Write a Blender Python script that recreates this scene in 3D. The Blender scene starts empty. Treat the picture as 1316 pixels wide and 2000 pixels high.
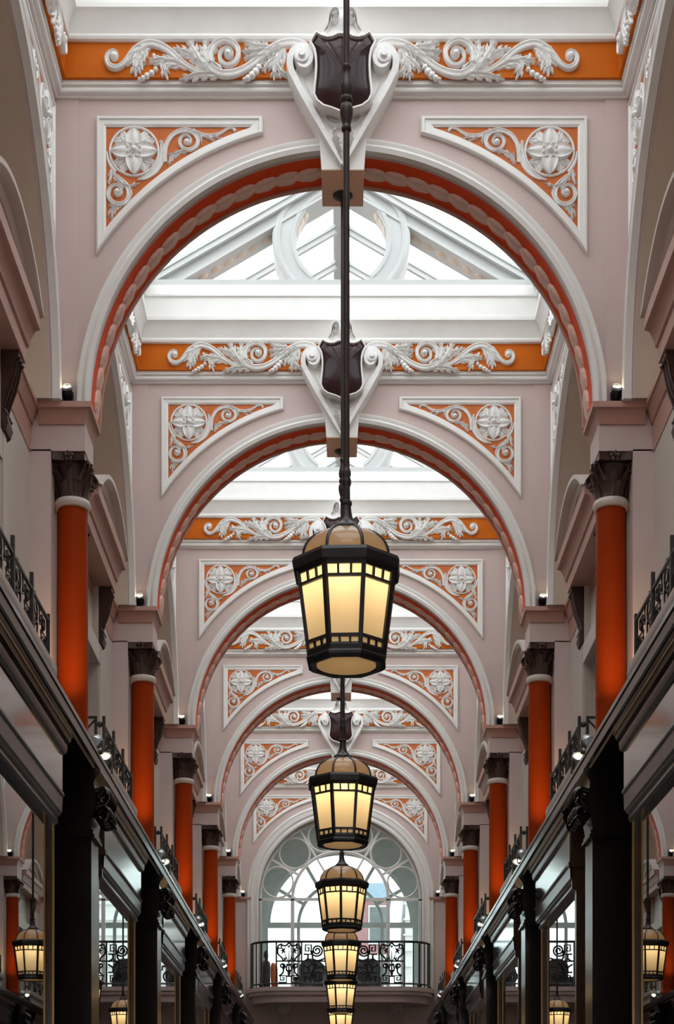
import bpy, bmesh, math, random
from mathutils import Vector, Matrix

random.seed(7)
SC = bpy.context.scene
COL = SC.collection
PI = math.pi

# ------------------------------------------------------------------ camera, sky, exposure
F = 3151.0            # focal length in pixels of the 1316 x 2000 frame
VPX, VPY = 662.8, 2282.6
CZ = 1.5              # camera height above the floor
CAMX = -0.016
D1 = 10.608           # distance of the nearest visible archway
B = 3.848             # bay length


def YK(k):
    return D1 + (k - 1) * B


cam_d = bpy.data.cameras.new('camera')
cam = bpy.data.objects.new('camera', cam_d)
COL.objects.link(cam)
cam.location = (CAMX, 0, CZ)
cam.rotation_euler = (PI / 2, 0, 0)
cam_d.sensor_fit = 'HORIZONTAL'
cam_d.sensor_width = 36.0
cam_d.lens = F / 1316 * 36.0
cam_d.shift_x = (658 - VPX) / 1316
cam_d.shift_y = (VPY - 1000) / 1316
cam_d.clip_start = 0.05
cam_d.clip_end = 500
SC.camera = cam

world = bpy.data.worlds.new('overcast_sky')
SC.world = world
world.use_nodes = True
wn = world.node_tree
wn.nodes.clear()
bg = wn.nodes.new('ShaderNodeBackground')
wo = wn.nodes.new('ShaderNodeOutputWorld')
bg.inputs['Color'].default_value = (0.93, 0.97, 1.0, 1)
bg.inputs['Strength'].default_value = 1.0
wn.links.new(bg.outputs[0], wo.inputs[0])

SC.view_settings.view_transform = 'Standard'
SC.view_settings.look = 'None'
SC.view_settings.gamma = 1.0
SC.view_settings.use_curve_mapping = False
SC.view_settings.exposure = 1.8
SC.cycles.use_denoising = True
SC.cycles.max_bounces = 10
SC.cycles.diffuse_bounces = 6
SC.cycles.transparent_max_bounces = 16
SC.cycles.sample_clamp_indirect = 6.0

# ------------------------------------------------------------------ materials
MATS = {}


def mat(name, col, rough=0.5, metal=0.0, vary=0.06, scale=6.0, bump=0.0, bscale=40.0, spec=0.5, coat=0.0):
    m = bpy.data.materials.new(name)
    m.use_nodes = True
    nt = m.node_tree
    b = nt.nodes['Principled BSDF']
    b.inputs['Roughness'].default_value = rough
    b.inputs['Metallic'].default_value = metal
    b.inputs['Specular IOR Level'].default_value = spec
    b.inputs['Coat Weight'].default_value = coat
    b.inputs['Coat Roughness'].default_value = 0.08
    tc = nt.nodes.new('ShaderNodeTexCoord')
    if vary > 0:
        n = nt.nodes.new('ShaderNodeTexNoise')
        n.inputs['Scale'].default_value = scale
        n.inputs['Detail'].default_value = 5
        r = nt.nodes.new('ShaderNodeValToRGB')
        r.color_ramp.elements[0].position = 0.3
        r.color_ramp.elements[1].position = 0.7
        r.color_ramp.elements[0].color = tuple(c * (1 - vary) for c in col) + (1,)
        r.color_ramp.elements[1].color = tuple(min(1, c * (1 + vary)) for c in col) + (1,)
        nt.links.new(tc.outputs['Object'], n.inputs['Vector'])
        nt.links.new(n.outputs['Fac'], r.inputs['Fac'])
        nt.links.new(r.outputs['Color'], b.inputs['Base Color'])
    else:
        b.inputs['Base Color'].default_value = tuple(col) + (1,)
    if bump > 0:
        n2 = nt.nodes.new('ShaderNodeTexNoise')
        n2.inputs['Scale'].default_value = bscale
        n2.inputs['Detail'].default_value = 3
        bp = nt.nodes.new('ShaderNodeBump')
        bp.inputs['Strength'].default_value = bump
        bp.inputs['Distance'].default_value = 0.01
        nt.links.new(tc.outputs['Object'], n2.inputs['Vector'])
        nt.links.new(n2.outputs['Fac'], bp.inputs['Height'])
        nt.links.new(bp.outputs['Normal'], b.inputs['Normal'])
    MATS[name] = m
    return m


def emit(name, col, strength):
    m = bpy.data.materials.new(name)
    m.use_nodes = True
    nt = m.node_tree
    nt.nodes.clear()
    e = nt.nodes.new('ShaderNodeEmission')
    e.inputs['Color'].default_value = tuple(col) + (1,)
    e.inputs['Strength'].default_value = strength
    o = nt.nodes.new('ShaderNodeOutputMaterial')
    nt.links.new(e.outputs[0], o.inputs[0])
    return m


def thin_fresnel(nt):
    """reflectance of a thin sheet, the same from both faces (Schlick)"""
    lw = nt.nodes.new('ShaderNodeLayerWeight')
    lw.inputs['Blend'].default_value = 0.5
    pw = nt.nodes.new('ShaderNodeMath')
    pw.operation = 'POWER'
    pw.inputs[1].default_value = 5.0
    ma = nt.nodes.new('ShaderNodeMath')
    ma.operation = 'MULTIPLY_ADD'
    ma.inputs[1].default_value = 0.90
    ma.inputs[2].default_value = 0.05
    nt.links.new(lw.outputs['Facing'], pw.inputs[0])
    nt.links.new(pw.outputs[0], ma.inputs[0])
    return ma


def clear_glass(name, tint, gloss):
    m = bpy.data.materials.new(name)
    m.use_nodes = True
    nt = m.node_tree
    nt.nodes.clear()
    t = nt.nodes.new('ShaderNodeBsdfTransparent')
    t.inputs['Color'].default_value = tuple(tint) + (1,)
    g = nt.nodes.new('ShaderNodeBsdfGlossy')
    g.inputs['Roughness'].default_value = 0.02
    fr = thin_fresnel(nt)
    ml = nt.nodes.new('ShaderNodeMath')
    ml.operation = 'MULTIPLY'
    ml.inputs[1].default_value = gloss
    mx = nt.nodes.new('ShaderNodeMixShader')
    o = nt.nodes.new('ShaderNodeOutputMaterial')
    nt.links.new(fr.outputs[0], ml.inputs[0])
    nt.links.new(ml.outputs[0], mx.inputs[0])
    nt.links.new(t.outputs[0], mx.inputs[1])
    nt.links.new(g.outputs[0], mx.inputs[2])
    nt.links.new(mx.outputs[0], o.inputs[0])
    return m


def opal_glass(name, trans, diff):
    m = bpy.data.materials.new(name)
    m.use_nodes = True
    nt = m.node_tree
    nt.nodes.clear()
    t = nt.nodes.new('ShaderNodeBsdfTranslucent')
    t.inputs['Color'].default_value = tuple(trans) + (1,)
    d = nt.nodes.new('ShaderNodeBsdfDiffuse')
    d.inputs['Color'].default_value = tuple(diff) + (1,)
    g = nt.nodes.new('ShaderNodeBsdfGlossy')
    g.inputs['Roughness'].default_value = 0.15
    fr = thin_fresnel(nt)
    m1 = nt.nodes.new('ShaderNodeMixShader')
    m1.inputs[0].default_value = 0.45
    m2 = nt.nodes.new('ShaderNodeMixShader')
    o = nt.nodes.new('ShaderNodeOutputMaterial')
    nt.links.new(t.outputs[0], m1.inputs[1])
    nt.links.new(d.outputs[0], m1.inputs[2])
    nt.links.new(fr.outputs[0], m2.inputs[0])
    nt.links.new(m1.outputs[0], m2.inputs[1])
    nt.links.new(g.outputs[0], m2.inputs[2])
    nt.links.new(m2.outputs[0], o.inputs[0])
    return m


M_WHITE = mat('white_gloss_paint', (0.80, 0.785, 0.755), 0.32, vary=0.03, bump=0.05, bscale=25)
M_PLASTER = mat('white_plaster_ornament', (0.80, 0.79, 0.77), 0.38, vary=0.05, scale=30, bump=0.08, bscale=60)
M_PINK = mat('dusty_pink_paint', (0.60, 0.475, 0.445), 0.5, vary=0.035, scale=2.5, bump=0.03)
M_CREAM = mat('warm_white_paint', (0.60, 0.53, 0.47), 0.42, vary=0.03, scale=3)
M_BEIGE = mat('beige_recess_paint', (0.58, 0.48, 0.38), 0.38, vary=0.04, scale=3)
M_ORANGE = mat('burnt_orange_paint', (0.55, 0.125, 0.005), 0.5, vary=0.08, scale=5, spec=0.12)
M_TERRA = mat('terracotta_field_paint', (0.58, 0.16, 0.045), 0.5, vary=0.06, scale=8, spec=0.15)
M_RED = mat('deep_red_paint', (0.80, 0.072, 0.010), 0.45, vary=0.06, spec=0.15)
M_COLUMN = mat('vermilion_column_paint', (0.29, 0.031, 0.002), 0.42, vary=0.05, scale=3, spec=0.07)
M_GARLAND = mat('pale_pink_garland', (0.80, 0.55, 0.45), 0.36, vary=0.05, scale=20)
M_SOFFITPINK = mat('salmon_soffit_paint', (0.52, 0.30, 0.24), 0.45, vary=0.04, spec=0.3)
M_KEYUNDER = mat('pale_salmon_paint', (0.90, 0.56, 0.38), 0.45, vary=0.04, spec=0.3)
M_BROWN = mat('dark_bronze_brown', (0.060, 0.030, 0.022), 0.34, vary=0.2, scale=15)
M_SHIELD = mat('oxblood_gloss_enamel', (0.030, 0.012, 0.013), 0.14, vary=0.1, spec=0.22, coat=0.0)
M_IRON = mat('black_iron', (0.022, 0.021, 0.021), 0.42, vary=0.15, scale=20, metal=0.0)
M_ROD = mat('dark_bronze_rod', (0.045, 0.036, 0.032), 0.38, vary=0.2, scale=12, metal=0.3)
M_SHOP = mat('black_brown_gloss_woodwork', (0.016, 0.012, 0.010), 0.18, vary=0.15, spec=0.55)
M_SHOPBR = mat('brown_polished_wood', (0.065, 0.034, 0.020), 0.25, vary=0.25, scale=10)
M_FASCIA = mat('grey_glass_fascia', (0.040, 0.035, 0.034), 0.10, vary=0.1, spec=0.9, coat=0.6)
M_PANE = mat('dark_shop_window_glass', (0.006, 0.006, 0.006), 0.0, vary=0, spec=1.0, coat=1.0)
MATS['dark_shop_window_glass'].node_tree.nodes['Principled BSDF'].inputs['Coat Roughness'].default_value = 0.0
M_BRASS = mat('brass_strip', (0.36, 0.21, 0.07), 0.35, metal=1.0, vary=0.1)
M_SILVER = mat('brushed_silver', (0.50, 0.54, 0.58), 0.3, metal=0.85, vary=0.05)
M_FLOOR = mat('pale_marble_floor', (0.26, 0.24, 0.22), 0.35, vary=0.1, scale=4)
M_STREET = mat('pale_street_paving', (0.6, 0.58, 0.55), 0.6, vary=0.08, scale=2)
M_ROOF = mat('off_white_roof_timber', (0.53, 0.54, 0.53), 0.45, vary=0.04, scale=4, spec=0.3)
M_GREYWALL = mat('grey_outer_stone', (0.70, 0.73, 0.71), 0.6, vary=0.06)
M_DARKROOM = mat('dark_window_glass', (0.05, 0.045, 0.042), 0.08, vary=0.1)
M_BLUE = mat('slate_blue_roof', (0.16, 0.25, 0.34), 0.6, vary=0.08)
M_PINKB = mat('rose_brick', (0.36, 0.16, 0.17), 0.7, vary=0.1)
M_WINREF = mat('sky_reflecting_window_glass', (0.10, 0.125, 0.125), 0.06, vary=0.25, scale=2)
M_STUCCO = mat('white_stucco', (0.8, 0.8, 0.78), 0.7, vary=0.03)
M_ROBE = mat('orange_cloth', (0.85, 0.16, 0.03), 0.8, vary=0.1)
M_GREYCL = mat('charcoal_upholstery', (0.05, 0.055, 0.065), 0.7, vary=0.2)
M_GLASS = clear_glass('clear_roof_glass', (0.96, 0.98, 0.98), 0.6)
M_WGLASS = clear_glass('window_glass', (0.90, 0.94, 0.93), 1.0)
M_OPAL = opal_glass('amber_opal_glass', (0.96, 0.86, 0.66), (0.86, 0.74, 0.55))
M_DOMEG = opal_glass('smoky_dome_glass', (0.20, 0.135, 0.065), (0.42, 0.36, 0.31))
M_BULB = emit('lamp_bulb', (1.0, 0.76, 0.42), 9.0)
M_LED = emit('spotlight_led', (1.0, 0.82, 0.52), 5.0)

# ------------------------------------------------------------------ mesh builder


def catmull(pts, n):
    P = [Vector(p) for p in pts]
    if len(P) == 2:
        return [P[0].lerp(P[1], i / n) for i in range(n + 1)]
    out = []
    E = [P[0] * 2 - P[1]] + P + [P[-1] * 2 - P[-2]]
    for i in range(len(P) - 1):
        a, b, c, d = E[i], E[i + 1], E[i + 2], E[i + 3]
        for j in range(n):
            t = j / n
            out.append(0.5 * ((2 * b) + (c - a) * t + (2 * a - 5 * b + 4 * c - d) * t * t + (3 * b - a - 3 * c + d) * t ** 3))
    out.append(P[-1])
    return out


def interp(vals, n):
    """values per control point -> per sample"""
    if not isinstance(vals, (list, tuple)):
        return [vals] * n
    out = []
    m = len(vals) - 1
    for i in range(n):
        t = i / (n - 1) * m
        j = min(int(t), m - 1)
        out.append(vals[j] + (vals[j + 1] - vals[j]) * (t - j))
    return out


DOME = [(-1, 0), (-0.85, 0.55), (-0.45, 0.9), (0, 1.0), (0.45, 0.9), (0.85, 0.55), (1, 0)]
CHAN = [(-1, 0), (-0.92, 0.85), (-0.6, 1.0), (-0.25, 0.62), (0.3, 0.58), (0.62, 1.0), (0.92, 0.85), (1, 0)]
BAND = [(-1, 0), (-0.97, 0.96), (-0.85, 1.0), (0.85, 1.0), (0.97, 0.96), (1, 0)]
LEAF = [(-1, 0), (-0.8, 0.62), (-0.35, 0.52), (0, 1.0), (0.35, 0.52), (0.8, 0.62), (1, 0)]


class MB:
    def __init__(self):
        self.v = []
        self.f = []

    def add(self, vs, fs):
        o = len(self.v)
        self.v.extend([tuple(p) for p in vs])
        self.f.extend([tuple(i + o for i in q) for q in fs])
        return self

    def box(self, x0, x1, y0, y1, z0, z1):
        vs = [(x0, y0, z0), (x1, y0, z0), (x1, y1, z0), (x0, y1, z0), (x0, y0, z1), (x1, y0, z1), (x1, y1, z1), (x0, y1, z1)]
        return self.add(vs, [(0, 3, 2, 1), (4, 5, 6, 7), (0, 1, 5, 4), (1, 2, 6, 5), (2, 3, 7, 6), (3, 0, 4, 7)])

    def prism(self, poly, a0, a1, axis='y'):
        """poly in the plane across the axis: (x,z) for y, (y,z) for x, (x,y) for z"""
        def m(p, a):
            return (p[0], a, p[1]) if axis == 'y' else (a, p[0], p[1]) if axis == 'x' else (p[0], p[1], a)
        n = len(poly)
        vs = [m(p, a0) for p in poly] + [m(p, a1) for p in poly]
        fs = [tuple(range(n)), tuple(range(2 * n - 1, n - 1, -1))]
        fs += [(i, i + n, (i + 1) % n + n, (i + 1) % n) for i in range(n)]
        return self.add(vs, fs)

    def bar(self, p, q, w, h=None):
        """square bar between two points"""
        p, q = Vector(p), Vector(q)
        h = w if h is None else h
        d = (q - p).normalized()
        up = Vector((0, 0, 1)) if abs(d.z) < 0.95 else Vector((0, 1, 0))
        a = d.cross(up).normalized() * w / 2
        b = a.cross(d).normalized() * h / 2
        vs = [p + a + b, p - a + b, p - a - b, p + a - b, q + a + b, q - a + b, q - a - b, q + a - b]
        return self.add(vs, [(0, 1, 2, 3), (7, 6, 5, 4), (0, 4, 5, 1), (1, 5, 6, 2), (2, 6, 7, 3), (3, 7, 4, 0)])

    def lathe(self, prof, n=16, c=(0, 0), ax=None, cap=True, a0=0.0, a1=2 * PI):
        full = abs(a1 - a0 - 2 * PI) < 1e-6
        k = n if full else n + 1
        vs, fs = [], []
        for (r, z) in prof:
            for i in range(k):
                a = a0 + (a1 - a0) * i / n
                vs.append((c[0] + r * math.cos(a), c[1] + r * math.sin(a), z))
        for j in range(len(prof) - 1):
            for i in range(n if not full else k):
                i2 = (i + 1) % k
                fs.append((j * k + i, j * k + i2, (j + 1) * k + i2, (j + 1) * k + i))
        if cap and full:
            fs.append(tuple(range(k - 1, -1, -1)))
            fs.append(tuple((len(prof) - 1) * k + i for i in range(k)))
        return self.add(vs, fs)

    def tube(self, pts, r, n=5, smooth=0):
        P = catmull(pts, smooth) if smooth else [Vector(p) for p in pts]
        vs, fs = [], []
        for i, p in enumerate(P):
            d = (P[min(i + 1, len(P) - 1)] - P[max(i - 1, 0)]).normalized()
            ref = Vector((0, 1, 0)) if abs(d.y) < 0.9 else Vector((1, 0, 0))
            a = d.cross(ref).normalized()
            b = d.cross(a)
            rr = r[i] if isinstance(r, list) else r
            for j in range(n):
                t = 2 * PI * j / n
                vs.append(p + (a * math.cos(t) + b * math.sin(t)) * rr)
        for i in range(len(P) - 1):
            for j in range(n):
                fs.append((i * n + j, i * n + (j + 1) % n, (i + 1) * n + (j + 1) % n, (i + 1) * n + j))
        fs.append(tuple(range(n)))
        fs.append(tuple((len(P) - 1) * n + j for j in range(n - 1, -1, -1)))
        return self.add(vs, fs)

    # ---- reliefs: drawn in (u, v), standing h proud of the plane y = y0 towards -y
    def ribbon(self, pts, w, h, prof=DOME, n=4, y0=0.0):
        P = catmull([(p[0], p[1], 0) for p in pts], n)
        W, H = interp(w, len(P)), interp(h, len(P))
        vs, fs = [], []
        k = len(prof)
        for i, p in enumerate(P):
            d = (P[min(i + 1, len(P) - 1)] - P[max(i - 1, 0)])
            if d.length < 1e-9:
                d = Vector((1, 0, 0))
            d.normalize()
            nx, ny = -d.y, d.x
            for (t, hh) in prof:
                vs.append((p.x + nx * t * W[i] / 2, y0 - hh * H[i], p.y + ny * t * W[i] / 2))
        for i in range(len(P) - 1):
            for j in range(k - 1):
                fs.append((i * k + j, i * k + j + 1, (i + 1) * k + j + 1, (i + 1) * k + j))
        fs.append(tuple(range(k)))
        fs.append(tuple((len(P) - 1) * k + j for j in range(k - 1, -1, -1)))
        return self.add(vs, fs)

    def boss(self, u, v, r, h, y0=0.0, n=10):
        vs, fs = [], []
        rings = [(1.0, 0.0), (0.95, 0.45), (0.7, 0.8), (0.35, 0.97)]
        for (a, b) in rings:
            for i in range(n):
                t = 2 * PI * i / n
                vs.append((u + r * a * math.cos(t), y0 - h * b, v + r * a * math.sin(t)))
        vs.append((u, y0 - h, v))
        for j in range(3):
            for i in range(n):
                fs.append((j * n + i, j * n + (i + 1) % n, (j + 1) * n + (i + 1) % n, (j + 1) * n + i))
        for i in range(n):
            fs.append((3 * n + i, 3 * n + (i + 1) % n, 4 * n))
        return self.add(vs, fs)

    def leaf(self, pts, w, h, lobes=3, y0=0.0, n=4):
        """acanthus leaf: midrib with pairs of lobes curling forward"""
        self.ribbon(pts, [w * 0.40, w * 0.62, w * 0.5, w * 0.12], [h * 0.7, h, h, h * 0.55], LEAF, n, y0)
        P = catmull([(p[0], p[1], 0) for p in pts], 8)
        for i in range(lobes):
            t = 0.22 + 0.62 * i / max(1, lobes - 1) if lobes > 1 else 0.5
            j = int(t * (len(P) - 1))
            p = P[j]
            d = (P[min(j + 1, len(P) - 1)] - P[max(j - 1, 0)]).normalized()
            size = w * (0.80 if i < lobes - 1 else 0.5)
            for s in (-1, 1):
                nrm = Vector((-d.y, d.x, 0)) * s
                a = p - d * size * 0.25
                b = p + nrm * size * 0.35 + d * size * 0.12
                c = p + nrm * size * 0.62 + d * size * 0.62
                self.ribbon([a, b, c], [size * 0.42, size * 0.56, size * 0.10], [h * 0.5, h * 0.85, h * 0.6], LEAF, 3, y0)
        return self

    def arc(self, prof, a0, a1, n, cz=0.0, cx=0.0, legs=0.0, close=True):
        """sweep profile [(r, p)] round an arch; p is how far it stands out to -y; legs: straight drop below both ends"""
        st = []
        if legs:
            st.append(('l', a0))
        st += [('a', a0 + (a1 - a0) * i / n) for i in range(n + 1)]
        if legs:
            st.append(('l', a1))
        vs, fs = [], []
        k = len(prof)
        for (t, a) in st:
            for (r, p) in prof:
                vs.append((cx + r * math.cos(a), -p, cz + r * math.sin(a) - (legs if t == 'l' else 0)))
        m = len(st)
        for i in range(m - 1):
            for j in range(k - 1 if not close else k):
                j2 = (j + 1) % k
                fs.append((i * k + j, i * k + j2, (i + 1) * k + j2, (i + 1) * k + j))
        fs.append(tuple(range(k)))
        fs.append(tuple((m - 1) * k + j for j in range(k - 1, -1, -1)))
        return self.add(vs, fs)

    def loop(self, P, Q, prof, y0=0.0):
        """frame between outline P and inner outline Q; prof [(t, h)]"""
        n, k = len(P), len(prof)
        vs, fs = [], []
        for p, q in zip(P, Q):
            for (t, h) in prof:
                vs.append((p[0] + (q[0] - p[0]) * t, y0 - h, p[1] + (q[1] - p[1]) * t))
        for i in range(n):
            i2 = (i + 1) % n
            for j in range(k - 1):
                fs.append((i * k + j, i * k + j + 1, i2 * k + j + 1, i2 * k + j))
        return self.add(vs, fs)

    def ring(self, hx, y0, y1, prof):
        """rectangular cornice ring; prof [(p, z)], p = step in from the walls x=+-hx, y0, y1"""
        k = len(prof)
        vs, fs = [], []
        for (sx, sy) in ((-1, 0), (1, 0), (1, 1), (-1, 1)):
            for (p, z) in prof:
                vs.append((sx * (hx - p), (y0 + p) if sy == 0 else (y1 - p), z))
        for c in range(4):
            c2 = (c + 1) % 4
            for j in range(k - 1):
                fs.append((c * k + j, c * k + j + 1, c2 * k + j + 1, c2 * k + j))
        return self.add(vs, fs)

    def sweep(self, prof, y0, y1, s=1):
        """profile [(X, z)] run along the arcade from y0 to y1 on side s"""
        return self.prism([(s * x, z) for (x, z) in prof], y0, y1, 'y')

    def xf(self, M):
        self.v = [tuple(M @ Vector(p)) for p in self.v]
        return self

    def mesh(self, name, m, sharp=35):
        me = bpy.data.meshes.new(name)
        me.from_pydata(self.v, [], self.f)
        bm = bmesh.new()
        bm.from_mesh(me)
        bmesh.ops.recalc_face_normals(bm, faces=bm.faces)
        bm.to_mesh(me)
        bm.free()
        me.materials.append(m)
        if sharp:
            me.polygons.foreach_set('use_smooth', [True] * len(me.polygons))
            me.set_sharp_from_angle(angle=math.radians(sharp))
        me.update()
        return me

    def build(self, name, m, parent=None, sharp=35, loc=None, rot=None):
        return put(name, self.mesh(name, m, sharp), parent, loc, rot)


def put(name, me, parent=None, loc=None, rot=None):
    o = bpy.data.objects.new(name, me)
    COL.objects.link(o)
    if parent is not None:
        o.parent = parent
    if loc is not None:
        o.location = loc
    if rot is not None:
        o.rotation_euler = rot
    return o


def thing(name, label, cat, loc=(0, 0, 0), rot=(0, 0, 0), group=None):
    o = bpy.data.objects.new(name, None)
    COL.objects.link(o)
    o.empty_display_size = 0.1
    o.location = loc
    o.rotation_euler = rot
    o['label'] = label
    o['category'] = cat
    if group:
        o['group'] = group
    return o


def struct(o, label=None):
    o['kind'] = 'structure'
    if label:
        o['label'] = label
    return o


ORD = ['nearest', 'first', 'second', 'third', 'fourth', 'fifth', 'sixth']
SIDE = {-1: 'left', 1: 'right'}


# pixel traces of the photograph's nearest archway -> metres on the plane standing p in front of it
def U(px, p=0.0):
    return CAMX + (px - VPX) * (D1 - p) / F


def Z(py, p=0.0):
    return CZ + (VPY - py) * (D1 - p) / F


S = D1 / F
XC = 667.5
ZL = CZ + 5.02          # springing / ledge top
HX = 1.888              # half width of the nave at the arch walls
TH = 0.354              # thickness of an arch
R_IN = 1.65
R_OUT = 1.748


# ------------------------------------------------------------------ floor and closing walls
struct(MB().box(-2.6, 2.6, -1.2, 34, -0.1, 0).build('floor', M_FLOOR))
bk = MB().box(-2.6, -1.65, -1.2, -1.0, 0, 2.7).box(1.65, 2.6, -1.2, -1.0, 0, 2.7).box(-2.6, 2.6, -1.2, -1.0, 2.7, CZ + 9.2)  # unseen doorway, opened and sized so low daylight reaches the arch undersides
struct(bk.build('wall_back', M_PINK, None, 20), 'pink wall behind the camera, its unseen doorway shaped to let daylight in')
struct(MB().box(-30, 30, -40, -1.2, -0.12, -0.02).build('ground', M_STREET))
struct(MB().box(-30, 30, 34, 90, -0.12, -0.02).build('ground', M_FLOOR))

Z_TOP = CZ + 7.95       # wall head
# plain walls of the stretch behind the nearest archway (over and behind the camera)
for s in (-1, 1):
    x0, x1 = sorted((s * HX, s * 2.6))
    o = MB().box(x0, x1, -1.0, YK(0) - 0.07, CZ + 2.7, Z_TOP).build('wall_' + SIDE[s], M_PINK)
    struct(o)
    x0, x1 = sorted((s * 2.05, s * 2.6))
    struct(MB().box(x0, x1, -1.0, 31.5, 0, CZ + 2.75).build('wall_' + SIDE[s], M_SHOP))

# ------------------------------------------------------------------ shared ornament meshes


def px(pts, p=0.0):
    return [(U(a, p), Z(b, p)) for (a, b) in pts]


def frieze_scroll():
    b = MB()
    P = 0.088
    q = lambda pts: px(pts, P)
    k = S
    H = 0.034
    # tail stem with its end volute
    b.ribbon(q([(227, 113), (228, 107), (221, 103.5), (213, 108), (209, 118), (213, 129), (223, 135), (234, 133), (245, 124), (254, 111), (265, 100), (278, 92), (292, 88), (307, 90), (322, 96), (336, 106), (350, 119), (366, 131), (384, 140), (404, 147)]),
             [6 * k, 7 * k, 8 * k, 9 * k, 10 * k, 11 * k, 11 * k, 10 * k, 10 * k, 10 * k, 13 * k, 14 * k, 14 * k, 14 * k, 13 * k, 12 * k, 11 * k, 10 * k, 9 * k, 6 * k], [H, H, H, H * .9, H * .8], CHAN, 4)
    b.boss(U(223, P), Z(112, P), 8.5 * k, H * 1.3)
    # hanging leaf
    b.leaf(q([(292, 92), (274, 104), (266, 122), (265, 150)]), 31.7 * k, H * 1.15, 4)
    b.leaf(q([(288, 96), (282, 106), (281, 118), (283, 130)]), 13.4 * k, H, 2)
    # second leaf with hooked tips
    b.leaf(q([(366, 134), (338, 122), (318, 128), (328, 156)]), 26.8 * k, H, 4)
    b.leaf(q([(342, 124), (318, 118), (304, 120), (290, 121)]), 19.5 * k, H, 3)
    b.ribbon(q([(300, 108), (306, 118), (318, 124)]), [7 * k, 7 * k, 5 * k], [H * .7] * 3, DOME, 4)
    # bead drop
    for (x, y, r) in ((304, 137, 5), (296, 144, 6), (287, 149, 6), (279, 154, 5), (272, 157, 3.5)):
        b.boss(U(x, P), Z(y, P), r * k, H * 0.8, n=8)
    # leaf crown in the middle
    b.leaf(q([(410, 146), (392, 122), (378, 100), (369, 76)]), 24.4 * k, H * 1.2, 4)
    b.leaf(q([(414, 142), (402, 118), (400, 98), (403, 76)]), 20.7 * k, H * 1.2, 4)
    b.leaf(q([(398, 134), (376, 112), (358, 102), (338, 94)]), 20.7 * k, H, 4)
    b.leaf(q([(412, 140), (412, 112), (420, 94), (432, 84)]), 15.9 * k, H, 3)
    b.leaf(q([(408, 147), (396, 130), (388, 122), (382, 117)]), 17.1 * k, H * 1.35, 2)
    b.leaf(q([(440, 150), (410, 146), (380, 149), (350, 156)]), 20.7 * k, H, 4)
    b.leaf(q([(436, 146), (424, 132), (414, 126), (407, 122)]), 15.9 * k, H * 1.2, 2)
    # main S-stem running into the big volute
    b.ribbon(q([(602, 110), (600, 99), (590, 91), (572, 87), (550, 90), (530, 99), (510, 114), (490, 130), (470, 141), (450, 147), (430, 146), (414, 136), (408, 120), (412, 100), (424, 87), (440, 82), (455, 87), (465, 99), (464, 116), (454, 128), (441, 130), (431, 121), (430, 108), (438, 99), (448, 99), (454, 107), (451, 115), (445, 116)]),
             [8 * k, 13 * k, 16 * k, 16 * k, 15 * k, 15 * k, 14 * k, 14 * k, 14 * k, 15 * k, 15 * k, 15 * k, 13 * k, 12 * k, 11 * k, 10 * k, 10 * k, 10 * k, 9.5 * k, 9 * k, 8.5 * k, 8 * k, 7.5 * k, 7 * k, 6 * k, 5 * k, 5 * k, 4 * k],
             [H, H * 1.1, H * .9, H, H, H, H * 1.1, H * 1.25], CHAN, 4)
    b.boss(U(445, P), Z(109, P), 7.5 * k, H * 1.6)
    # spiky leaf left of the console
    b.leaf(q([(536, 97), (512, 94), (494, 92), (477, 80)]), 20.7 * k, H * 1.2, 4)
    b.leaf(q([(534, 100), (510, 102), (492, 104), (472, 101)]), 18.3 * k, H * 1.2, 4)
    b.leaf(q([(528, 106), (508, 112), (492, 116), (476, 114)]), 18.3 * k, H * 1.1, 3)
    b.leaf(q([(556, 92), (540, 98), (526, 108), (518, 122)]), 17.1 * k, H * 1.3, 3)
    # falling leaves
    b.leaf(q([(556, 92), (544, 112), (537, 134), (535, 158)]), 23.2 * k, H * 1.1, 4)
    b.leaf(q([(543, 122), (546, 138), (553, 147), (563, 149)]), 15.9 * k, H, 3)
    b.leaf(q([(556, 98), (555, 112), (553, 124), (547, 134)]), 13.4 * k, H, 2)
    b.leaf(q([(546, 110), (530, 122), (520, 132), (512, 142)]), 18.3 * k, H, 3)
    # second bead drop
    b.ribbon(q([(516, 118), (510, 126), (505, 132)]), [3 * k, 3 * k, 4 * k], [H * .7] * 3, DOME, 3)
    for (x, y, r) in ((505, 133, 6.5), (499, 141, 8), (492, 148, 7.5), (484, 154, 6), (477, 157.5, 4)):
        b.boss(U(x, P), Z(y, P), r * k, H * 0.9, n=8)
    return b


def mirror(b):
    b.v = [(-x, y, z) for (x, y, z) in b.v]
    return b


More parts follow.
